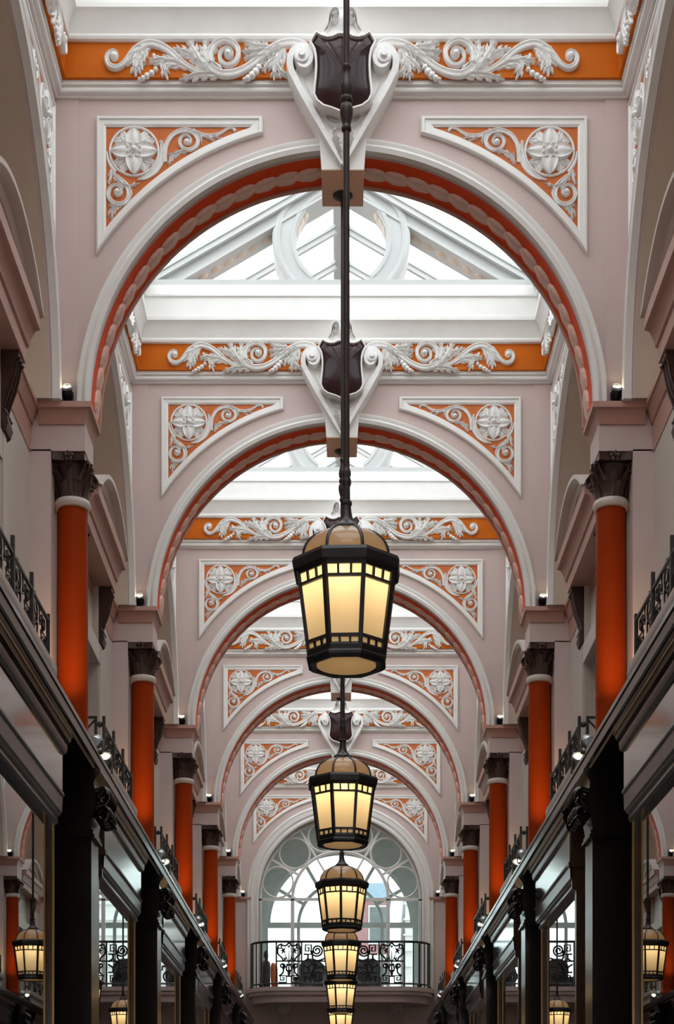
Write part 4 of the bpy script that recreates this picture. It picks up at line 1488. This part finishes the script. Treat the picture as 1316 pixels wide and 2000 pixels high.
ME_SBODY = spot_meshes().mesh('barrel', M_IRON, 40)
ME_SBODY2 = spot_meshes().mesh('barrel', M_SILVER, 40)
ME_SRING = MB().lathe([(0.036, 0.086), (0.040, 0.088), (0.040, 0.102), (0.033, 0.102), (0.033, 0.086)], 18, cap=False).mesh('rim', M_SILVER, 40)
lb = MB()
for i in range(3):
    a = i * 2 * PI / 3 + PI / 6
    lb.lathe([(0.0125, 0.094), (0.010, 0.099), (0.002, 0.100)], 10, (0.0155 * math.cos(a), 0.0155 * math.sin(a)))
ME_SLED = lb.mesh('led_cluster', M_LED, 40)
ME_SREF = MB().lathe([(0.031, 0.093), (0.001, 0.092)], 18).mesh('reflector', emit('led_reflector', (1.0, 0.72, 0.36), 0.5), 40)
fbk = MB().box(-0.030, 0.030, -0.025, 0.025, 0, 0.008)
for e in (-1, 1):
    fbk.box(min(e * 0.034, e * 0.040), max(e * 0.034, e * 0.040), -0.012, 0.012, 0, 0.07)
fbk.box(-0.040, 0.040, -0.012, 0.012, 0.0, 0.006)
ME_SFOOT = fbk.mesh('bracket', M_IRON, 0)


def spotlight(label, grp, loc, yaw, tilt, silver=False, watt=2.0, cone=1.1, size=1.0, lit=True):
    t = thing('spotlight', label, 'spotlight', loc, (0, 0, yaw), grp)
    t.scale = (size,) * 3
    put('bracket', ME_SFOOT, t)
    h = put('barrel', ME_SBODY2 if silver else ME_SBODY, t, (0, 0, 0.055), None)
    h.rotation_euler = (tilt, 0, 0)
    # move the barrel so that it turns about its middle
    off = Matrix.Rotation(tilt, 3, 'X') @ Vector((0, 0, -0.05))
    h.location = Vector((0, 0, 0.062)) + off
    put('rim', ME_SRING, h)
    put('reflector', ME_SREF, h)
    put('led_cluster', ME_SLED, h)
    if watt > 0:
        ld = bpy.data.lights.new('spot_beam', 'SPOT')
        ld.energy = watt
        ld.color = (1.0, 0.74, 0.42)
        ld.spot_size = cone
        ld.spot_blend = 1.0
        ld.shadow_soft_size = 0.04
        lo = bpy.data.objects.new('spot_beam', ld)
        COL.objects.link(lo)
        lo.parent = h
        lo.location = (0, 0, 0.112)
        lo.rotation_euler = (PI, 0, 0)
    return t


for k in range(1, 7):
    for s in (-1, 1):
        yy = YK(k) - 0.018 if k < 6 else YK(k) - 0.03
        spotlight('small black spotlight on the %s ledge of the %s' % (SIDE[s], ARCH_WORD[k]), 'spotlights on the pier ledges', (s * 1.80, yy, ZL + 0.003), 0.0, math.radians(48), False, 0.0, 1.6)
        # its upward wash on the wall above
for k in range(0, 6):
    for s in (-1, 1):
        spotlight('silver floodlight turned away, beside the foot of the %s column, %s' % (SIDE[s], ARCH_WORD[k]), 'silver floodlights at the column feet', (s * 1.635, YK(k) + 0.09, z(2.752)), -s * 0.034, math.radians(-76), True, 6.0, math.radians(20), 1.25)
        if k == 0:
            continue
        spotlight('lit floodlight facing the back of the %s column, %s' % (SIDE[s], ARCH_WORD[k]), 'lit floodlights on the shop cornice', (s * 1.640, YK(k) + 0.62, z(2.752)), 0.0, math.radians(52), True, 3.0, math.radians(60), 1.15)

# loose cables lying on the ledges
for k in range(1, 4):
    for s in (-1, 1):
        b = MB()
        b.tube([(0, 0, 0.006), (-s * 0.05, -0.005, 0.022), (-s * 0.09, 0.0, 0.010), (-s * 0.13, -0.01, 0.026), (-s * 0.18, 0.0, 0.008), (-s * 0.22, 0.0, 0.006)], 0.004, 5, 4)
        o = b.build('cable', M_IRON, None, 60, (s * 1.985, YK(k) - 0.02, ZL + 0.002))
        o['label'] = 'thin dark cable on the %s ledge of the %s' % (SIDE[s], ARCH_WORD[k])
        o['category'] = 'cable'

# ------------------------------------------------------------------ end wall with the arched window
YE = YK(6)
RW = 1.51
zbal = z(3.28)
b = MB()
n = 32
for s in (-1, 1):
    poly = [(0, Z_TOP + 1.3), (s * 2.9, Z_TOP + 1.3), (s * 2.9, zbal), (s * RW, zbal)]
    poly += [(s * RW * math.cos(PI / 2 * i / n), ZL + RW * math.sin(PI / 2 * i / n)) for i in range(n + 1)]
    b.prism(poly, 0, 0.30)
    x0, x1 = sorted((s * 1.75, s * 2.2))
    b.box(x0, x1, -0.03, 0.01, 0, ZL - 0.1)
b.box(-2.9, 2.9, 0, 0.30, 0, zbal)
ew = b.build('wall_end', M_PINK, None, 20, (0, YE, 0))
struct(ew, 'pink end wall closing the arcade round the tall arched window')
MB().arc([(RW, -0.30), (RW, 0.02), (RW + 0.03, 0.035), (RW + 0.06, 0.02), (RW + 0.09, 0.02), (RW + 0.10, 0.045), (RW + 0.15, 0.05), (RW + 0.155, 0.03), (RW + 0.20, 0.05), (RW + 0.22, 0.03), (R_OUT, 0.0), (R_OUT, -0.30)], 0, PI, 64, ZL, legs=ZL - zbal).build('archivolt', M_WHITE, ew, 30)
for s in (-1, 1):
    spandrel(ew, s)
    put('impost_ledge', ME_LEDGE[s], ew)
for zz in (z(2.25), z(2.55)):
    MB().box(-1.9, 1.9, -0.03, 0.0, zz, zz + 0.03).build('wall_moulding', M_SOFFITPINK, ew, 0)

# window tracery
wy = YE + 0.20
wf = MB()
bw = 0.045


def ringbar(b, cx, cz, r, w, a0=0, a1=2 * PI, n=32):
    b.arc([(r - w / 2, -0.03), (r - w / 2, 0.02), (r, 0.03), (r + w / 2, 0.02), (r + w / 2, -0.03)], a0, a1, n, cz, cx)


ringbar(wf, 0, ZL, RW - 0.02, 0.05, 0, PI, 48)
wf.box(-RW, RW, -0.03, 0.03, ZL - 0.03, ZL + 0.02)
wf.build('window_1', M_WHITE, None, 30, (0, wy, 0))
w1 = bpy.data.objects['window_1']
struct(w1, 'tall arched end window with circles of white tracery round a half-round centre')
b = MB()
ringbar(b, 0, ZL, 0.89, 0.055, 0, PI, 40)
b.build('inner_arch', M_WHITE, w1, 30)
for i in range(6):
    a = math.radians(15 + 30 * i)
    b = MB()
    ringbar(b, 1.205 * math.cos(a), ZL + 1.205 * math.sin(a), 0.285, 0.032, 0, 2 * PI, 32)
    b.build('tracery_circle', M_WHITE, w1, 30)
for i in range(1, 6):
    a = math.radians(30 * i)
    MB().bar((0.87 * math.cos(a), 0, ZL + 0.87 * math.sin(a)), (RW * math.cos(a), 0, ZL + RW * math.sin(a)), 0.04, 0.045).build('glazing_bar', M_WHITE, w1, 0)
for i in (2, 4):
    a = math.radians(30 * i)
    MB().bar((0.0 if False else 0.12 * math.cos(a), 0, ZL + 0.12 * math.sin(a)), (0.88 * math.cos(a), 0, ZL + 0.88 * math.sin(a)), 0.03, 0.035).build('glazing_bar', M_WHITE, w1, 0)
for s in (-1, 1):
    MB().box(s * 0.89 - 0.035, s * 0.89 + 0.035, -0.03, 0.03, zbal, ZL).build('mullion', M_WHITE, w1, 0)
    x0, x1 = sorted((s * (RW - 0.05), s * RW))
    MB().box(x0, x1, -0.03, 0.03, zbal, ZL).build('jamb', M_WHITE, w1, 0)
poly = [(RW * math.cos(PI * i / 40), ZL + RW * math.sin(PI * i / 40)) for i in range(41)]
MB().prism(poly, 0.004, 0.010).build('lunette_pane', M_WGLASS, w1, 0)
for (xa, xb) in ((-RW, -0.89), (-0.89, 0.89), (0.89, RW)):
    MB().box(xa + 0.03, xb - 0.03, 0.004, 0.010, zbal + 0.02, ZL - 0.03).build('pane', M_WGLASS, w1, 0)

# outer arch beyond, with its own grey window
yo = 0.95
ZO = z(4.66)
RO = 1.385
b = MB()
for s in (-1, 1):
    poly = [(0, Z_TOP + 1.3), (s * 2.9, Z_TOP + 1.3), (s * 2.9, zbal - 0.4), (s * RO, zbal - 0.4)]
    poly += [(s * RO * math.cos(PI / 2 * i / n), ZO + RO * math.sin(PI / 2 * i / n)) for i in range(n + 1)]
    b.prism(poly, yo, yo + 0.25)
struct(b.build('wall_outer', M_GREYWALL, None, 20, (0, YE, 0)), 'grey stone street front with round arch beyond the end window')
b = MB()  # side walls, barrel vault and floor slab behind the end window
for s in (-1, 1):
    x0, x1 = sorted((s * 1.62, s * 2.9))
    b.box(x0, x1, 0.29, yo + 0.01, zbal - 0.4, ZL)
b.arc([(1.62, -0.29), (1.62, -yo - 0.01), (1.72, -yo - 0.01), (1.72, -0.29)], 0, PI, 40, ZL)
b.box(-2.9, 2.9, 0.29, yo + 0.25, zbal - 0.5, zbal - 0.02)
struct(b.build('trim_60', M_GREYWALL, None, 20, (0, YE, 0)), 'grey barrel vault and floor between the two end windows')
w2 = MB()
ringbar(w2, 0, ZO, RO - 0.02, 0.05, 0, PI, 40)
w2.box(-RO, RO, -0.04, 0.04, ZO - 0.05, ZO + 0.05)
w2 = w2.build('window_2', M_GREYWALL, None, 30, (0, YE + yo + 0.10, 0))
struct(w2, 'grey outer street window with fan bars, seen through the tall arched end window')
b = MB()
ringbar(b, 0, ZO, 0.80, 0.06, 0, PI, 32)
b.build('inner_arch', M_GREYWALL, w2, 30)
for i in range(1, 6):
    a = math.radians(30 * i)
    MB().bar((0.80 * math.cos(a), 0, ZO + 0.80 * math.sin(a)), (RO * math.cos(a), 0, ZO + RO * math.sin(a)), 0.05, 0.06).build('glazing_bar', M_GREYWALL, w2, 0)
for s in (-1, 1):
    MB().box(s * 0.80 - 0.03, s * 0.80 + 0.03, -0.03, 0.03, zbal - 0.02, ZO).build('mullion', M_GREYWALL, w2, 0)
MB().box(-RO, RO, 0.0, 0.006, zbal - 0.02, ZO).build('pane', M_WGLASS, w2, 0)
poly = [(RO * math.cos(PI * i / 40), ZO + RO * math.sin(PI * i / 40)) for i in range(41)]
MB().prism(poly, 0.0, 0.006).build('lunette_pane', M_WGLASS, w2, 0)

# ------------------------------------------------------------------ end balcony
HBAL, DBAL = 1.635, 0.72


def bal_path(hx, d, rc, n=10):
    pts = [(-hx, 0.0)]
    for i in range(n + 1):
        a = PI + PI / 2 * i / n
        pts.append((-hx + rc + rc * math.cos(a), -d + rc + rc * math.sin(a)))
    for i in range(n + 1):
        a = -PI / 2 + PI / 2 * i / n
        pts.append((hx - rc + rc * math.cos(a), -d + rc + rc * math.sin(a)))
    pts.append((hx, 0.0))
    return pts


tb = thing('balcony', 'rounded pink balcony with black scrollwork railing under the arched end window', 'balcony', (0, YE, zbal))
for (nm, hx, d, z0, z1, m) in (('balcony_slab', HBAL + 0.09, DBAL + 0.08, -0.075, 0.0, M_PINK), ('slab_moulding', HBAL + 0.05, DBAL + 0.05, -0.14, -0.07, M_PINK), ('slab_underside', HBAL - 0.01, DBAL, -0.27, -0.135, M_PINK)):
    MB().prism(bal_path(hx, d, 0.62), z0, z1, 'z').build(nm, m, tb, 25)
path = bal_path(HBAL, DBAL, 0.48, 12)
for (zz, r, nm) in ((0.82, 0.022, 'handrail'), (0.06, 0.014, 'bottom_rail')):
    MB().tube([(x, y, zz) for x, y in path], r, 8).build(nm, M_IRON, tb, 60)
XF = HBAL - 0.48
MB().box(-XF, XF, -DBAL - 0.010, -DBAL + 0.010, 0.455, 0.48).build('mid_rail', M_IRON, tb, 0)
# balusters on the curved ends
for s in (-1, 1):
    for i, fr in enumerate((0.02, 0.2, 0.36, 0.52, 0.68, 0.84)):
        if i == 0:
            x, y = s * HBAL, -0.12
        else:
            a = PI / 2 * (fr - 0.1) * 1.05
            x, y = s * (HBAL - 0.48 + 0.48 * math.cos(a)), -DBAL + 0.48 - 0.48 * math.sin(a)
        rr = 0.020 if i in (0, 4) else 0.011
        MB().lathe([(rr, 0.0), (rr, 0.81)], 8, (x, y)).build('baluster', M_IRON, tb, 60)
        if i in (0, 4):
            MB().lathe([(0.03, 0.0), (0.045, 0.03), (0.035, 0.06), (0.02, 0.08)], 10, (x, y)).build('post_foot', M_IRON, tb, 60)
for x in (-XF, -0.70, 0.70, XF):
    MB().box(x - 0.014, x + 0.014, -DBAL - 0.014, -DBAL + 0.014, 0.0, 0.81).build('post', M_IRON, tb, 0)


def lily_panel(x0, x1):
    b = MB()
    w = x1 - x0
    M = lambda u, v: (x0 + u * w, -DBAL, 0.06 + v * 0.76)
    r = 0.015
    for s in (0, 1):
        f = (lambda u: u) if s == 0 else (lambda u: 1 - u)
        g = 1 if s == 0 else -1
        b.tube([M(f(0.5), 0.98), M(f(0.36), 0.9), M(f(0.1), 0.92), M(f(0.06), 0.72), M(f(0.22), 0.62), M(f(0.28), 0.52)], r, 4, 5)
        b.tube([M(f(0.06), 0.84), M(f(0.2), 0.84), M(f(0.2), 0.96)], r, 4)
        b.tube([M(f(0.0), 0.84), M(f(0.08), 0.84)], r * 1.6, 4)
        spiral(b, lambda a, c: (a, -DBAL, c), x0 + f(0.24) * w, 0.06 + 0.42 * 0.76, 0.055, -PI / 2, 1.5, r, g)
        b.tube([M(f(0.28), 0.36), M(f(0.26), 0.26), M(f(0.1), 0.18)], r, 4, 4)
        key(b, M, f(0.08), 0.03, g * 0.32, 0.16, r)
        b.tube([M(0.5, 0.50), M(f(0.40), 0.62), M(f(0.30), 0.76)], [0.012, 0.009, 0.006], 5)
        for (u, v) in ((0.16, 0.80), (0.24, 0.86), (0.36, 0.86), (0.38, 0.74), (0.2, 0.70)):
            b.tube([M(f(0.28), 0.76), M(f((0.28 + u) / 2), (0.76 + v) / 2 + 0.01), M(f(u), v)], [0.008, 0.016, 0.003], 5)
        for (u, v) in ((0.22, 0.56), (0.28, 0.64), (0.40, 0.66)):
            b.tube([M(f(0.36), 0.56), M(f((0.36 + u) / 2), (0.56 + v) / 2), M(f(u), v)], [0.008, 0.015, 0.003], 5)
        b.tube([M(f(0.44), 0.48), M(f(0.40), 0.34), M(f(0.5), 0.26)], r, 4, 4)
    b.tube([M(0.5, 0.16), M(0.5, 0.30), M(0.5, 0.50), M(0.5, 0.80)], [0.02, 0.016, 0.012, 0.006], 6)
    for (v, w2) in ((0.20, 0.05), (0.27, 0.06), (0.42, 0.06), (0.86, 0.035)):
        for s in (-1, 1):
            b.tube([M(0.5, v), M(0.5 + s * w2, v + 0.05), M(0.5 + s * w2 * 1.9, v + 0.03)], [0.012, 0.014, 0.003], 5)
    b.tube([M(0.4, 0.18), M(0.6, 0.18)], r, 4)
    return b


def fret_panel(x0, x1, flipx):
    b = MB()
    w = x1 - x0
    fx = (lambda u: 1 - u) if flipx else (lambda u: u)
    g = -1 if flipx else 1
    M = lambda u, v: (x0 + fx(u) * w, -DBAL, 0.06 + v * 0.76)
    Mr = lambda u, v: (u, -DBAL, v)
    r = 0.016
    key(b, M, 0.05, 0.70, 0.2, 0.22, r)
    key(b, M, 0.05, 0.27, 0.2, -0.22, r)
    b.tube([M(0.16, 0.70), M(0.16, 0.60), M(0.05, 0.52)], r, 4, 4)
    b.tube([M(0.16, 0.60), M(0.24, 0.53)], r, 4)
    b.tube([M(0.16, 0.27), M(0.16, 0.38), M(0.04, 0.46)], r, 4, 4)
    b.tube([M(0.16, 0.38), M(0.24, 0.46), M(0.36, 0.50)], r, 4, 4)
    for (cx, cz, sg) in ((0.40, 0.79, 1), (0.40, 0.16, -1)):
        spiral(b, Mr, x0 + fx(cx) * w, 0.06 + cz * 0.76, 0.115, PI * (1.0 if not flipx else 0.0), 2.1, r, sg * g)
    b.tube([M(0.285, 0.79), M(0.29, 0.60), M(0.42, 0.55), M(0.60, 0.60)], r, 4, 4)
    b.tube([M(0.285, 0.16), M(0.30, 0.34), M(0.45, 0.40), M(0.56, 0.42)], r, 4, 4)
    b.tube([M(0.60, 0.60), M(0.72, 0.60), M(0.72, 0.72), M(0.86, 0.72), M(0.86, 0.6), M(1.0, 0.6)], r, 4)
    b.tube([M(0.56, 0.42), M(0.56, 0.33), M(0.70, 0.33), M(0.70, 0.24), M(0.86, 0.24), M(0.86, 0.36), M(1.0, 0.36)], r, 4)
    for (u, v) in ((0.30, 0.56), (0.34, 0.36), (0.27, 0.44), (0.42, 0.44), (0.22, 0.52)):
        b.tube([M(0.33, 0.48), M((0.33 + u) / 2 + 0.01, (0.48 + v) / 2), M(u, v)], [0.010, 0.020, 0.004], 5)
    b.tube([M(0.9, 0.1), M(0.9, 0.9)], r, 4)
    return b


lily_panel(-XF, -0.70).build('lily_panel', M_IRON, tb, 60)
lily_panel(0.70, XF).build('lily_panel', M_IRON, tb, 60)
fret_panel(-0.70, 0.0, False).build('fret_panel', M_IRON, tb, 60)
fret_panel(0.0, 0.70, True).build('fret_panel', M_IRON, tb, 60)
for s in (-1, 1):
    b = MB()
    pr = [(0.0, -0.26), (-0.34, -0.26), (-0.34, -0.30), (-0.30, -0.32), (-0.31, -0.38), (-0.27, -0.43), (-0.18, -0.46), (-0.06, -0.55), (0, -0.60)]
    b.prism([(y, v) for y, v in pr], s * 1.03 - 0.11, s * 1.03 + 0.11, 'x')
    br = b.build('bracket', M_CREAM, tb, 25)
    c = MB()
    for d in (-0.07, 0, 0.07):
        c.tube([(s * 1.03 + d, y - 0.004, v) for y, v in pr[3:7]], 0.02, 6)
    c.build('flute', M_CREAM, br, 60)

# ------------------------------------------------------------------ things behind the balcony railing
zf = zbal - 0.02
t = thing('robe_on_stand', 'orange robe hanging on a dark stand behind the balcony railing', 'garment', (-1.27, YE + 0.55, zf))
MB().lathe([(0.10, 0), (0.10, 0.02), (0.085, 0.04), (0.085, 0.60), (0.07, 0.64), (0.02, 0.66), (0.02, 0.70), (0.045, 0.72), (0.045, 0.80), (0.02, 0.84), (0.005, 0.85)], 12, (-0.13, -0.02)).build('stand', M_BROWN, t, 50)
b = MB()
vs, fs = [], []
prof = [(0.02, 0.62, 0), (0.05, 0.60, 0.01), (0.085, 0.54, 0.02), (0.09, 0.36, 0.02), (0.085, 0.18, 0.03), (0.10, 0.02, 0.03)]
for (r, zz, dx) in prof:
    for i in range(20):
        a = 2 * PI * i / 20
        q = r * (1 + 0.10 * math.sin(a * 5 + zz * 4))
        vs.append((dx + q * math.cos(a) * 0.75, q * math.sin(a) * 0.8, zz))
for j in range(len(prof) - 1):
    for i in range(20):
        fs.append((j * 20 + i, j * 20 + (i + 1) % 20, (j + 1) * 20 + (i + 1) % 20, (j + 1) * 20 + i))
b.add(vs, fs)
b.build('cloth', M_ROBE, t, 60)


def armchair(x, y, rot, label):
    t = thing('armchair', label, 'armchair', (x, y, zf), (0, 0, rot), 'chairs behind the balcony railing')
    MB().box(-0.24, 0.24, -0.24, 0.24, 0.16, 0.34).build('seat', M_GREYCL, t, 20)
    b = MB()
    vs, fs = [], []
    n = 18
    for i in range(n + 1):
        a = PI * 0.0 + PI * i / n
        for (r, zz) in ((0.27, 0.10), (0.29, 0.45 + 0.2 * math.sin(a)), (0.25, 0.48 + 0.2 * math.sin(a)), (0.22, 0.30)):
            vs.append((r * math.cos(a), r * math.sin(a), zz))
    for i in range(n):
        for j in range(4):
            fs.append((i * 4 + j, i * 4 + (j + 1) % 4, (i + 1) * 4 + (j + 1) % 4, (i + 1) * 4 + j))
    b.add(vs, fs)
    b.build('backrest', M_GREYCL, t, 50)
    for (sx, sy) in ((-1, -1), (1, -1), (-1, 1), (1, 1)):
        MB().bar((sx * 0.19, sy * 0.19, 0), (sx * 0.2, sy * 0.2, 0.17), 0.03).build('leg', M_IRON, t, 0)


armchair(-0.50, YE + 0.62, 2.9, 'charcoal tub armchair behind the left half of the balcony railing')
armchair(0.48, YE + 0.62, 3.4, 'charcoal tub armchair behind the right half of the balcony railing')
for (x, w, h, lab) in ((-0.86, 0.10, 0.34, 'narrow black planter box behind the left lily panel of the balcony'), (1.00, 0.30, 0.16, 'low black planter box behind the right lily panel of the balcony')):
    t = thing('planter_box', lab, 'planter', (x, YE + 0.50, zf))
    MB().box(-w / 2, w / 2, -0.09, 0.09, 0, h - 0.02).build('box', M_IRON, t, 0)
    MB().box(-w / 2 - 0.012, w / 2 + 0.012, -0.102, 0.102, h - 0.02, h).build('rim', M_IRON, t, 0)

# ------------------------------------------------------------------ street buildings beyond
yb = 50.0
q = F / yb
t = thing('street_building', 'rose brick house with slate blue roof beyond the end window', 'building', (0.60, yb, 0))
MB().box(-0.95, 0.95, 0, 6, 0, CZ + 8.36).build('wall', M_PINKB, t, 0)
MB().prism([(-0.12, CZ + 8.36), (2.5, CZ + 9.3), (6.3, CZ + 8.36)], -1.0, 1.0, 'x').build('roof', M_BLUE, t, 0)
MB().box(-0.98, 0.98, -0.12, 0, CZ + 6.45, CZ + 6.62).build('ledge', M_STUCCO, t, 0)
for zc in (CZ + 7.55, CZ + 5.7):
    for xc in (-0.58, 0.58):
        fr = MB().box(xc - 0.30, xc + 0.30, -0.06, 0.01, zc - 0.60, zc + 0.60).build('window', M_GREYWALL, t, 0)
        MB().box(xc - 0.26, xc + 0.26, -0.08, -0.05, zc - 0.55, zc - 0.08).build('pane', M_WINREF, fr, 0)
        MB().box(xc - 0.26, xc + 0.26, -0.08, -0.05, zc - 0.02, zc + 0.55).build('pane', M_WINREF, fr, 0)
t = thing('street_building', 'white stucco building with string courses beside the rose brick house', 'building', (4.0, yb + 2, 0))
MB().box(-1.9, 4.0, 0, 6, 0, CZ + 9.0).build('wall', M_STUCCO, t, 0)
for i in range(9):
    MB().box(-1.96, 4.0, -0.08, 0.0, CZ + 4.5 + i * 0.5, CZ + 4.56 + i * 0.5).build('string_course', M_STUCCO, t, 0)
